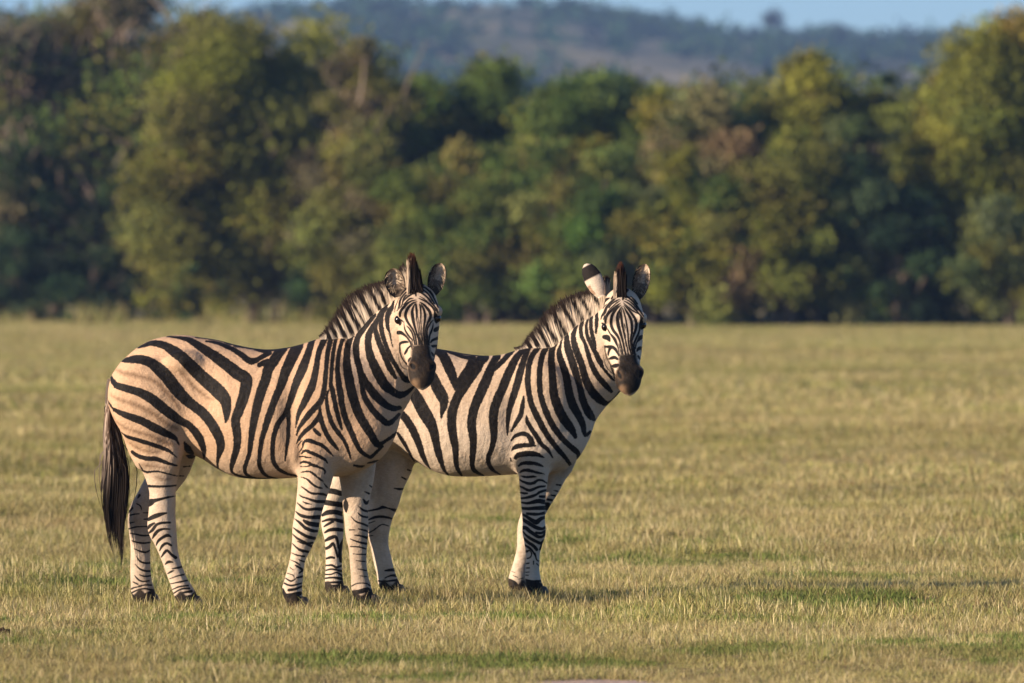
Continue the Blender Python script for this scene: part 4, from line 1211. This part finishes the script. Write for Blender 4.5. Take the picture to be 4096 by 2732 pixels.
    ang = g.uniform(-.6, .6, k); sdv = np.stack([np.cos(ang), np.sin(ang), np.zeros(k)], 1)
    Vf, Ff = ribbons(Ps, np.tile([.0026, .0026, .0022, .0014, .0003], (k, 1)), sdv)
    h5 = np.repeat(np.tile(hh, (k,1))*hgt[:,None], 2, 1).ravel()
    dark = np.array((.010, .007, .006)); red = np.array((.055, .02, .012))
    col = dark+(red-dark)*np.clip((h5-.70)/.3, 0, 1)[:,None]
    pal = np.repeat(s_ < fore.get('pale', .16), 10)&(h5 < .82)
    col = np.where(pal[:,None], (.50, .39, .28), col)
    mesh_np('forelock', Vf, Ff, MAT_HAIR, root, True, {'Col': col})
    # tail: bony dock with long hair
    dk = catmull([(U(x), w, V(y)) for x, y, w in tail['dock']], 6)
    k = 1900; nc = 46
    cs = g.uniform(-1, 1, nc); ce = tail['end'][0]+(tail['end'][1]-tail['end'][0])*np.clip(.45+.4*g.random(nc)+.25*(cs+.2)*(g.random(nc))-.25*(np.abs(cs) > .8), 0, 1)
    cl = g.integers(0, nc, k); s_ = g.random(k)
    A = np.stack([np.interp(s_, np.linspace(0, 1, len(dk)), dk[:,i]) for i in range(3)], 1)
    A += g.normal(0, .007, (k, 3))
    side = np.clip(cs[cl]+g.normal(0, .16, k), -1.15, 1.15)+np.where(g.random(k) < .05, g.normal(0, .6, k), 0)
    y0 = gy-A[:,2]*sc
    endy = np.maximum(ce[cl]-np.abs(g.normal(0, 60, k))-(1-s_)*110, y0+60)
    lc, rc = np.array(tail['left']), np.array(tail['right'])
    hh = np.linspace(0, 1, 9)
    yy = y0[:,None]+(endy-y0)[:,None]*hh
    xl = np.interp(yy, lc[:,1], lc[:,0]); xr = np.interp(yy, rc[:,1], rc[:,0])
    sd = side[:,None]+(cs[cl]-side)[:,None]*hh**2*.75
    xm = (xl+xr)/2+(xr-xl)/2*sd
    f = np.clip(hh*2.6, 0, 1)[None]
    Xs = (A[:,0]*sc+cx)[:,None]*(1-f)+xm*f+g.normal(0, 2.5, (k,1))*hh+1.8*np.sin(hh*7+g.uniform(0, 6.3, (k,1)))*hh
    Ps = np.stack([U(Xs), A[:,1][:,None]+(g.normal(0, .022, nc)[cl]+g.normal(0, .008, k))[:,None]*np.minimum(hh*3, 1), V(yy)], -1)
    ang = g.uniform(-.6, .6, k); sdv = np.stack([np.cos(ang), np.sin(ang), np.zeros(k)], 1)
    Vt, Ft = ribbons(Ps, np.tile([.0026, .0026, .0024, .0022, .0020, .0017, .0013, .0009, .0003], (k, 1)), sdv)
    upper = np.repeat(np.clip(.05-side*1.25+g.normal(0, .3, k), 0, 1), 18)*np.repeat(np.clip((1990-yy)/300, 0, 1), 2, 1).ravel()
    col = np.array((.012, .009, .0075))*np.repeat(g.uniform(.5, 2.4, k), 18)[:,None]
    col = col*(1-upper[:,None])+np.array((.42, .34, .28))*upper[:,None]
    tl = mesh_np('tail', Vt, Ft, MAT_HAIR, root, True, {'Col': col})
    Vd, Fd = tube(dk, np.linspace(.026, .012, len(dk)), 10)
    _b = coat_material  # the dock is the coat's own colour
    mesh_np('tail_dock', Vd, Fd, MAT_HAIR, tl, True, {'Col': np.tile((.10, .08, .065), (len(Vd), 1))})
    return root

HEAD_TAB = [(-.05,.035,.045,.02,.05),(.02,.070,.085,.05,.09),(.12,.090,.100,.068,.12),(.28,.096,.112,.072,.145),(.42,.080,.116,.066,.15),
            (.55,.062,.114,.058,.135),(.66,.055,.094,.050,.105),(.78,.060,.064,.050,.075),(.88,.064,.063,.050,.065),(.96,.052,.052,.038,.05),(1.02,.03,.03,.018,.03)]
build_zebra(Z1, 'near_zebra', 'nearer zebra with tan rump, brown shadow stripes and its dark tail in view',
    1000, 2440, 824.0, ((1000-2048)/824.0, 0, 0),
    dict(wc=lambda x: -.17*(x-1000)/824, pale=.80, dirt=.75,
         sec=[(430,1545,1625,.06),(440,1508,1655,.10),(460,1474,1695,.14),(490,1438,1735,.18),(550,1388,1790,.225),(610,1358,1820,.245),(680,1343,1835,.255),
              (740,1341,1815,.26),(800,1349,1832,.265),(870,1360,1876,.275),(940,1378,1906,.285),(1010,1392,1915,.29),(1080,1397,1915,.285),(1150,1389,1912,.275),
              (1220,1374,1905,.26),(1290,1360,1900,.24),(1360,1390,1905,.225),(1430,1440,1886,.21),(1490,1500,1858,.185),(1540,1560,1815,.15),(1572,1620,1765,.11),(1588,1660,1728,.06)],
         balls=[(1300,1580,-.26,(.13,.06,.17),.06),(1243,1790,-.245,(.075,.05,.085),.04),(585,1600,-.165,(.16,.06,.20),.07),(738,1445,-.175,(.085,.05,.05),.05),(688,1800,-.125,(.05,.05,.10),.04),
                (1226,2112,-.21,(.048,.046,.05),.03)],
         hollows=[(1168,1690,-.36,(.045,.07,.20),.05),(800,1570,-.29,(.09,.07,.13),.06),(1208,1860,-.31,(.02,.06,.10),.03)]),
    [(1350,1560,188,-.08,.20),(1455,1525,196,-.09,.165),(1510,1476,172,-.09,.135),(1565,1411,162,-.10,.118),(1603,1345,145,-.12,.105),(1636,1280,112,-.14,.09),(1655,1225,66,-.17,.075)],
    [('nearhind', [(600,1600,150,-.02,.17),(620,1740,122,-.05,.14),(632,1808,104,-.06,.12),(645,1862,78,-.06,.10),(652,1951,55,-.06,.075),(652,2000,53,-.06,.066),(650,2054,54,-.06,.06),
                   (650,2107,58,-.06,.058),(664,2160,47,-.06,.05),(680,2220,37,-.06,.043),(702,2286,35,-.06,.04),(722,2335,37,-.06,.042),(742,2375,42,-.06,.046),(766,2412,36,-.06,.044)]),
     ('farhind', [(660,1640,125,.2,.13),(690,1760,100,.21,.12),(672,1860,86,.21,.10),(640,1930,70,.21,.085),(590,2000,54,.21,.07),(563,2045,52,.21,.06),(551,2085,48,.21,.058),
                  (554,2140,45,.21,.05),(554,2200,40,.21,.044),(554,2263,41,.21,.042),(557,2330,43,.21,.042),(565,2375,47,.21,.046),(585,2410,40,.21,.042)]),
     ('nearfore', [(1300,1640,150,-.17,.10),(1280,1760,110,-.19,.10),(1268,1850,80,-.20,.085),(1262,1920,68,-.2,.075),(1249,1985,59,-.2,.065),(1236,2050,53,-.2,.058),(1226,2110,51,-.2,.055),
                   (1214,2165,43,-.2,.05),(1197,2223,32,-.2,.04),(1186,2275,33,-.2,.037),(1178,2320,37,-.2,.042),(1173,2355,40,-.2,.045),(1181,2388,35,-.2,.042),(1196,2415,30,-.2,.04)]),
     ('farfore', [(1400,1700,110,.05,.10),(1420,1830,85,.08,.09),(1425,1900,72,.09,.075),(1424,1964,60,.09,.065),(1421,2018,52,.09,.058),(1424,2085,48,.09,.055),(1426,2140,46,.09,.05),
                  (1430,2196,37,.09,.042),(1431,2250,34,.09,.038),(1437,2308,35,.09,.038),(1443,2350,40,.09,.044),(1456,2390,38,.09,.042),(1475,2416,32,.09,.04)])],
    dict(poll=(1672,1160), poll_w=-.25, chin=(1693,1532), chin_w=-.505, poly=[(1583,1185),(1576,1250),(1586,1300),(1588,1400),(1594,1450),(1612,1482),(1645,1500),(1660,1540),(1700,1560),(1760,1520),(1785,1450),(1785,1250),(1755,1170),(1740,1100),(1600,1100)], yaw=.10, tab=HEAD_TAB, xmax=1790, ymin=1120,
         bumps=[(.27,-.082,.045,(.030,.034,.026),.03),(.27,.082,.045,(.030,.034,.026),.03),(.83,-.045,.022,(.026,.026,.028),.02),(.83,.045,.022,(.026,.026,.028),.02),(.90,0,-.02,(.05,.045,.04),.03)],
         dents=[(.845,-.052,.046,(.010,.012,.010),.012),(.845,.052,.046,(.010,.012,.010),.012)]),
    [(1600,1277,.023,.010),(1750,1271,.021,.012)],
    [dict(line=(1598,1186,-.27,1571,1074,-.27), face=(-.18,-1,.15), half=.056, cup=.55),
     dict(line=(1736,1176,-.25,1766,1053,-.25), face=(-.45,-1,.1), half=.052, cup=.55)],
    dict(root=[(1290,1362,-.09),(1315,1352,-.09),(1377,1345,-.095),(1422,1326,-.10),(1457,1302,-.105),(1491,1265,-.115),(1522,1235,-.13),(1568,1189,-.14),(1605,1160,-.155),(1640,1140,-.17)],
         tip=[(1282,1345,-.08),(1300,1330,-.08),(1338,1283,-.08),(1374,1229,-.085),(1408,1193,-.09),(1440,1168,-.10),(1490,1146,-.11),(1545,1128,-.13),(1590,1100,-.145),(1618,1062,-.16)]),
    dict(geo=(1632,1694,1150,1648,1012), w=(-.335,-.22), peak=.28, slope=.72, pale=.14),
    dict(dock=[(446,1520,.09),(437,1560,.09),(432,1610,.09),(436,1700,.09),(445,1790,.09)], end=(1900,2330),
         left=[(424,1560),(421,1642),(418,1703),(416,1754),(420,1805),(411,1877),(403,1958),(397,2035),(408,2120),(420,2180),(452,2245)],
         right=[(448,1600),(452,1662),(472,1723),(490,1805),(503,1877),(506,1958),(503,2035),(502,2111),(502,2190),(492,2245)]),
    (.54,.365,.235), (.62,.505,.395), 11)

build_zebra(Z2, 'far_zebra', 'zebra with rump hidden behind the other, one ear turned back showing a black tip',
    1800, 2396.9, 797.7, ((1800-2048)/797.7, 1.35, 0),
    dict(wc=lambda x: -.09*(x-1800)/803, pale=1.06, dirt=.38,
         sec=[(1228,1580,1650,.06),(1240,1545,1680,.10),(1262,1512,1720,.14),(1290,1478,1755,.18),(1345,1430,1800,.22),(1410,1398,1825,.24),(1480,1384,1830,.25),(1540,1382,1800,.255),
              (1600,1384,1806,.26),(1666,1387,1846,.268),(1724,1391,1879,.275),(1791,1401,1901,.28),(1860,1414,1906,.28),(1938,1422,1904,.275),(2005,1418,1900,.265),(2070,1404,1896,.25),
              (2120,1400,1893,.235),(2180,1430,1893,.22),(2240,1480,1883,.2),(2300,1550,1845,.16),(2338,1620,1792,.11),(2358,1680,1745,.06)],
         balls=[(2160,1590,-.215,(.13,.06,.17),.06),(2110,1780,-.20,(.075,.05,.085),.04),(2136,2120,-.175,(.045,.045,.05),.03)],
         hollows=[(2040,1690,-.37,(.045,.07,.20),.05),(1650,1570,-.36,(.09,.07,.14),.06)]),
    [(2170,1590,185,-.04,.2),(2235,1565,186,-.05,.17),(2305,1513,164,-.05,.14),(2367,1452,160,-.06,.118),(2409,1392,146,-.08,.105),(2443,1325,116,-.10,.09),(2466,1255,66,-.13,.075)],
    [('nearhind', [(1400,1640,140,-.05,.16),(1400,1770,112,-.08,.14),(1385,1850,90,-.09,.11),(1360,1930,66,-.09,.085),(1337,1990,50,-.09,.07),(1329,2040,43,-.09,.062),(1332,2100,45,-.09,.058),
                   (1337,2150,38,-.09,.05),(1337,2200,34,-.09,.043),(1337,2260,33,-.09,.042),(1337,2310,36,-.09,.043),(1341,2348,38,-.09,.046),(1357,2380,33,-.09,.043)]),
     ('farhind', [(1520,1640,120,.10,.13),(1560,1780,95,.09,.12),(1568,1850,86,.09,.10),(1547,1930,72,.09,.085),(1532,2004,64,.09,.07),(1519,2054,56,.09,.06),(1514,2100,48,.09,.058),
                  (1513,2150,41,.09,.05),(1518,2190,36,.09,.044),(1528,2237,37,.09,.042),(1541,2290,37,.09,.042),(1553,2335,41,.09,.046),(1577,2373,36,.09,.042)]),
     ('nearfore', [(2150,1660,140,-.14,.10),(2137,1770,100,-.16,.10),(2133,1840,72,-.165,.085),(2134,1884,61,-.165,.075),(2133,1930,56,-.165,.066),(2132,1980,51,-.165,.06),(2133,2030,47,-.165,.056),
                   (2135,2085,45,-.165,.055),(2136,2125,45,-.165,.052),(2134,2165,37,-.165,.046),(2131,2205,29,-.165,.038),(2130,2245,28,-.165,.036),(2130,2285,29,-.165,.038),(2135,2330,32,-.165,.044),(2150,2370,32,-.165,.042)]),
     ('farfore', [(2225,1700,110,.06,.10),(2232,1830,75,.08,.085),(2213,1890,58,.08,.07),(2190,1945,52,.08,.06),(2163,2000,46,.08,.056),(2131,2060,45,.08,.054),(2113,2110,43,.08,.05),
                  (2105,2150,37,.08,.045),(2098,2200,32,.08,.038),(2085,2255,32,.08,.038),(2074,2300,35,.08,.042),(2068,2333,36,.08,.045),(2080,2368,32,.08,.042)])],
    dict(poll=(2484,1175), poll_w=-.21, chin=(2512,1556), chin_w=-.465, poly=[(2396,1195),(2392,1260),(2399,1300),(2403,1400),(2414,1466),(2440,1497),(2460,1520),(2480,1570),(2520,1590),(2590,1540),(2600,1300),(2570,1200),(2540,1110),(2420,1120)], yaw=.14, tab=HEAD_TAB, xmax=2600, ymin=1130,
         bumps=[(.29,-.082,.045,(.030,.034,.026),.03),(.29,.082,.045,(.030,.034,.026),.03),(.83,-.043,.022,(.026,.026,.028),.02),(.83,.05,.022,(.028,.026,.030),.02),(.90,0,-.02,(.05,.045,.04),.03)],
         dents=[(.845,-.052,.046,(.010,.012,.010),.012),(.845,.056,.046,(.010,.012,.010),.012)]),
    [(2420,1306,.022,.010),(2566,1298,.020,.012)],
    [dict(line=(2405,1186,-.23,2340,1056,-.22), face=(.34,.9,.25), half=.056, cup=.5),
     dict(line=(2548,1194,-.21,2579,1056,-.20), face=(-.3,-1,.1), half=.050, cup=.6, palerim=1)],
    dict(root=[(2075,1405,-.05),(2110,1393,-.05),(2157,1388,-.055),(2191,1381,-.055),(2227,1364,-.06),(2268,1335,-.07),(2298,1306,-.08),(2329,1276,-.095),(2355,1256,-.11),(2392,1216,-.125),(2440,1170,-.14)],
         tip=[(2060,1392,-.04),(2092,1382,-.04),(2116,1350,-.04),(2150,1315,-.04),(2190,1262,-.045),(2228,1228,-.05),(2268,1203,-.06),(2315,1180,-.07),(2348,1172,-.09),(2385,1150,-.11),(2432,1108,-.13)]),
    dict(geo=(2452,2502,1172,2483,1050), w=(-.295,-.19), peak=.55, slope=.75, pale=.2),
    dict(dock=[(1244,1560,.05),(1238,1600,.05),(1236,1650,.05),(1240,1720,.05),(1248,1780,.05)], end=(1800,1960),
         left=[(1228,1600),(1226,1700),(1224,1800),(1228,1960)], right=[(1248,1600),(1262,1700),(1272,1800),(1262,1960)]),
    (.60,.455,.32), (.66,.56,.45), 23)
# ================================================================== grass (one mass of dry savanna grass)
def grass_color(b):
    c = b.attr('Col', True); p = b.pos()
    big = b.noise(.35, 3, .55, p); mid = b.noise(1.6, 3, .6, p)
    g_ = b.math('ADD', b.math('MULTIPLY', big, .6), b.math('MULTIPLY', mid, .4))
    gr = b.math('MULTIPLY', b.sstep(g_, .48, .64), .5)
    c = b.mix(gr, c, b.mix(1.0, c, (.80, .90, .54), 'MULTIPLY'))
    dry = b.math('MULTIPLY', b.sstep(g_, .50, .36), .4)
    c = b.mix(dry, c, (.46, .36, .19))
    mp = b.n('Mapping'); b.t.links.new(p, mp.inputs['Vector']); mp.inputs['Scale'].default_value = (.10, .28, 1)
    band = b.noise(1, 3, .55, mp.outputs[0])
    return b.mix(b.sstep(band, .40, .60), b.mix(1.0, c, (.80, .81, .72), 'MULTIPLY'), b.mix(1.0, c, (1.06, 1.05, 1.0), 'MULTIPLY'))
MAT_GRASS = leafy('grass_blades', grass_color, .3)
STRAW = [(.56, .475, .245), (.72, .62, .40), (.42, .37, .175), (.19, .13, .07), (.30, .31, .115), (.175, .23, .075), (.48, .43, .20)]
def tuft(nblade, rad, hmin, hmax, wid, g, weights, lie=.2, curl=.5):
    k = 4; a = g.uniform(0, 2*np.pi, nblade); r = rad*np.sqrt(g.random(nblade))
    A = np.stack([np.cos(a)*r, np.sin(a)*r, np.full(nblade, -.01)], 1)
    h = g.uniform(hmin, hmax, nblade); la = g.uniform(0, 2*np.pi, nblade)
    lean = np.where(g.random(nblade) < lie, g.uniform(.5, 1.5, nblade), np.abs(g.normal(0, .4, nblade)))
    t = np.linspace(0, 1, k)
    bend = lean[:,None]*(.45+curl*t[None])
    step = h[:,None]/(k-1)
    dx = np.cumsum(np.concatenate([np.zeros((nblade,1)), (np.sin(bend)*step)[:,1:]], 1), 1); dz = np.cumsum(np.concatenate([np.zeros((nblade,1)), (np.cos(bend)*step)[:,1:]], 1), 1)
    P = A[:,None]+np.stack([np.cos(la)[:,None]*dx, np.sin(la)[:,None]*dx, np.maximum(dz, -.005)], -1)
    sa = g.uniform(0, np.pi, nblade); sd = np.stack([np.cos(sa), np.sin(sa), np.zeros(nblade)], 1)
    W = wid*g.uniform(.6, 1.4, nblade)[:,None]*np.array([.8, 1, .7, .12])[None]
    V, F = ribbons(P, W, sd)
    c = np.array(STRAW)[g.choice(len(STRAW), nblade, p=np.array(weights)/sum(weights))]*g.uniform(.75, 1.2, nblade)[:,None]
    return V, F, np.repeat(c, 2*k, 0)
pcol = D.collections.new('grass_tufts')
g = np.random.default_rng(3)
W_DRY = [4, 3, 3, 3, 2, 1, 2]; W_MIX = [3, 2, 2, 1.5, 4, 3, 2]; W_GRN = [.4, .2, .4, .4, 3.5, 9, .5]
protos = []
def proto(*a, **k):
    V, F, c = tuft(*a, **k); o = mesh_np('grass_%02d' % len(protos), V, F, MAT_GRASS, None, True, {'Col': c}, do_link=False)
    pcol.objects.link(o); protos.append(o)
for i in range(4): proto(60, .10, .018, .085, .0013, g, W_DRY, lie=.85, curl=.9)
for i in range(3): proto(56, .10, .018, .075, .0014, g, W_MIX, lie=.8, curl=.9)
for i in range(2): proto(70, .09, .012, .06, .0024, g, W_GRN, lie=.6, curl=.8)
for i in range(2): proto(6, .07, .05, .15, .0012, g, W_DRY, lie=.6, curl=1.0)
for i in range(3): proto(76, .20, .025, .085, .0026, g, W_DRY, lie=.75, curl=.9)
for i in range(3): proto(76, .20, .02, .08, .0026, g, W_MIX, lie=.75, curl=.9)
for i in range(3): proto(110, .50, .035, .10, .0065, g, W_DRY, lie=.7, curl=.9)
for i in range(2): proto(110, .50, .035, .095, .0065, g, W_MIX, lie=.7, curl=.9)
for i in range(2): proto(70, .45, .15, .45, .009, g, W_MIX, lie=.1)
DRYN, MIXN, GRN, TALL, MDRY, MMIX, FDRY, FMIX, FTALL = [(0,4),(4,7),(7,9),(9,11),(11,14),(14,17),(17,20),(20,22),(22,24)]
pts, idx, rot, scl = [], [], [], []
def scatter(n, y0, y1, margin, pick, smin, smax, hfun=None):
    y = g.uniform(y0, y1, n*2); half = .0606*(y+CAM_D)+margin; hm = half.max()
    x = g.uniform(-hm, hm, n*2); ok = np.abs(x) < half; x, y = x[ok][:n], y[ok][:n]
    if not len(x): return
    pts.append(np.stack([x, y, ground_z(x, y)], 1)); idx.append(pick(x, y))
    rot.append(np.stack([g.normal(0, .06, len(x)), g.normal(0, .06, len(x)), g.uniform(0, 6.283, len(x))], 1))
    s = g.uniform(smin, smax, len(x)); 
    if hfun is not None: s = s*hfun(x, y)
    scl.append(s)
def ch(lo_hi, n): return g.integers(lo_hi[0], lo_hi[1], n)
def pick_near(x, y):
    n = len(x); f = .5*vnoise(x, y, 41, 1.1)+.5*vnoise(x, y, 42, .28); u = g.random(n)
    out = ch(DRYN, n); m = f > .52; out[m] = ch(MIXN, m.sum()); gp = np.exp(-((x+.35)/.95)**2-((y+5.5)/.5)**2)+.8*np.exp(-((x-1.6)/.5)**2-((y+.2)/.5)**2)+.6*np.exp(-((x-2.2)/.4)**2-((y+5)/.6)**2); m = (f > .72)|((gp > .3)&(f+.45*gp > .5)); out[m] = ch(GRN, m.sum())
    m = u < .06; out[m] = ch(TALL, m.sum()); return out
def pick_mid(x, y):
    n = len(x); f = .6*vnoise(x, y, 43, 3.0)+.4*vnoise(x, y, 42, 1.0); out = ch(MDRY, n); m = f > .5; out[m] = ch(MMIX, m.sum()); return out
def pick_far(x, y):
    n = len(x); f = .6*vnoise(x, y, 44, 9)+.4*vnoise(x, y, 42, 3.0); out = ch(FDRY, n); m = f > .5; out[m] = ch(FMIX, m.sum()); return out
hvar = lambda x, y: (.40+.95*vnoise(x, y, 51, .33)**1.5*(.5+.9*vnoise(x, y, 52, 1.9))+.35*vnoise(x, y, 56, .12))*np.clip(.72+.28*(y+6)/5, .72, 1)
q = 1 if not DRAFT else .4
scatter(int(20000*q), -9.5, -.8, 1.6, pick_near, .6, 1.25, hvar)
scatter(int(22000*q), -.8, 9, 1.6, pick_near, .6, 1.25, hvar)
scatter(int(27000*q), 9, 20, 3.0, pick_near, .8, 1.35, hvar)
scatter(int(40000*q), 16, 62, 6.5, pick_mid, .75, 1.2, hvar)
scatter(int(60000*q), 55, 244, 16.0, pick_far, .75, 1.2, lambda x, y: .7+.6*vnoise(x, y, 53, 4.0))
scatter(int(2600*q), 196, 246, 6.0, lambda x, y: ch(FTALL, len(x)), .5, 1.0, lambda x, y: np.where(np.abs(y-(wood_d(2048+x*DPX/(y+CAM_D))-CAM_D-3)+7) < 6, np.where(x < -5.0, np.where(g.random(len(x)) < .14, 1.9, .35), .15), 0.02)*(.4+.9*vnoise(x, y, 54, 2.0)))
for hx, hy in [(v.location.x+c_[0], v.location.y+c_[1]) for v in scene.objects if v.name.startswith('zebra') for c_ in [np.array([q_.co[:] for q_ in ch_.data.vertices]).mean(0) for ch_ in v.children if ch_.name.startswith('hoof')]]:
    n_ = 50; a_ = g.uniform(0, 6.283, n_); r_ = g.uniform(.02, .15, n_); x_ = hx+np.cos(a_)*r_; y_ = hy+np.sin(a_)*r_-.07
    pts.append(np.stack([x_, y_, ground_z(x_, y_)], 1)); idx.append(np.where(g.random(n_) < .3, ch(TALL, n_), ch(DRYN, n_)))
    rot.append(np.stack([g.normal(0, .1, n_), g.normal(0, .1, n_), g.uniform(0, 6.283, n_)], 1)); scl.append(g.uniform(.6, 1.25, n_))
P = np.concatenate(pts); I = np.concatenate(idx); RT_ = np.concatenate(rot); S_ = np.concatenate(scl)
# trampled flat under the hooves; bare pinkish earth in the lower right foreground
bare = np.exp(-(((P[:,0]-.35)/.30)**2+((P[:,1]+7.25)/.72)**2)) > .45
keep = ~bare; P, I, RT_, S_ = P[keep], I[keep], RT_[keep], S_[keep]
gm = D.meshes.new('grass'); gm.vertices.add(len(P)); gm.vertices.foreach_set('co', P.astype(np.float32).ravel())
a = gm.attributes.new('pick', 'INT', 'POINT'); a.data.foreach_set('value', I.astype(np.int32))
a = gm.attributes.new('rot', 'FLOAT_VECTOR', 'POINT'); a.data.foreach_set('vector', RT_.astype(np.float32).ravel())
a = gm.attributes.new('scl', 'FLOAT', 'POINT'); a.data.foreach_set('value', S_.astype(np.float32))
grass = link(D.objects.new('grass', gm)); gm.materials.append(MAT_GRASS)
tag(grass, 'dry straw and green savanna grass covering the whole plain', 'grass', kind='stuff')
ng = D.node_groups.new('grass_scatter', 'GeometryNodeTree')
ng.interface.new_socket('Geometry', in_out='INPUT', socket_type='NodeSocketGeometry'); ng.interface.new_socket('Geometry', in_out='OUTPUT', socket_type='NodeSocketGeometry')
gi = ng.nodes.new('NodeGroupInput'); go = ng.nodes.new('NodeGroupOutput')
ci = ng.nodes.new('GeometryNodeCollectionInfo'); ci.inputs['Collection'].default_value = pcol; ci.inputs['Separate Children'].default_value = True; ci.inputs['Reset Children'].default_value = True
ip = ng.nodes.new('GeometryNodeInstanceOnPoints'); ip.inputs['Pick Instance'].default_value = True
def na(nm, t):
    nd = ng.nodes.new('GeometryNodeInputNamedAttribute'); nd.data_type = t; nd.inputs['Name'].default_value = nm; return nd.outputs['Attribute']
L_ = ng.links.new
L_(gi.outputs[0], ip.inputs['Points']); L_(ci.outputs[0], ip.inputs['Instance']); L_(na('pick', 'INT'), ip.inputs['Instance Index'])
L_(na('rot', 'FLOAT_VECTOR'), ip.inputs['Rotation']); L_(na('scl', 'FLOAT'), ip.inputs['Scale']); L_(ip.outputs[0], go.inputs[0])
md = grass.modifiers.new('scatter', 'NODES'); md.node_group = ng

# a small dark clump at the left edge of the turf
_b = NB('dung'); _n = _b.noise(70, 4, .65, _b.obj()); _b.bsdf(_b.mix(_n, (.02, .014, .01), (.075, .05, .032)), .95, .05, _n, .8, .01)
g = np.random.default_rng(9); G = Geo()
for i in range(8):
    a_, b_ = np.meshgrid(np.linspace(0, np.pi, 8), np.linspace(0, 2*np.pi, 11)[:-1], indexing='ij')
    r_ = g.uniform(.020, .028); c_ = np.array([.030*math.cos(i*.9)*(i < 7), .026*math.sin(i*.9)*(i < 7), r_*.7+.022*(i > 6)])
    v_ = np.stack([np.sin(a_)*np.cos(b_), np.sin(a_)*np.sin(b_), np.cos(a_)*.8], -1).reshape(-1, 3)*r_*(1+.08*g.normal(0, 1, (80, 1)))+c_
    G.add(v_, [(p_*10+q_, p_*10+(q_+1) % 10, (p_+1)*10+(q_+1) % 10, (p_+1)*10+q_) for p_ in range(7) for q_ in range(10)])
dg_ = G.build('dung_pile', _b.m); dg_.location = (-2.305, -2.8, .0); dg_.scale = (.75, .75, .65)
tag(dg_, 'small dark dung pile in the grass at the left edge', 'dung pile')
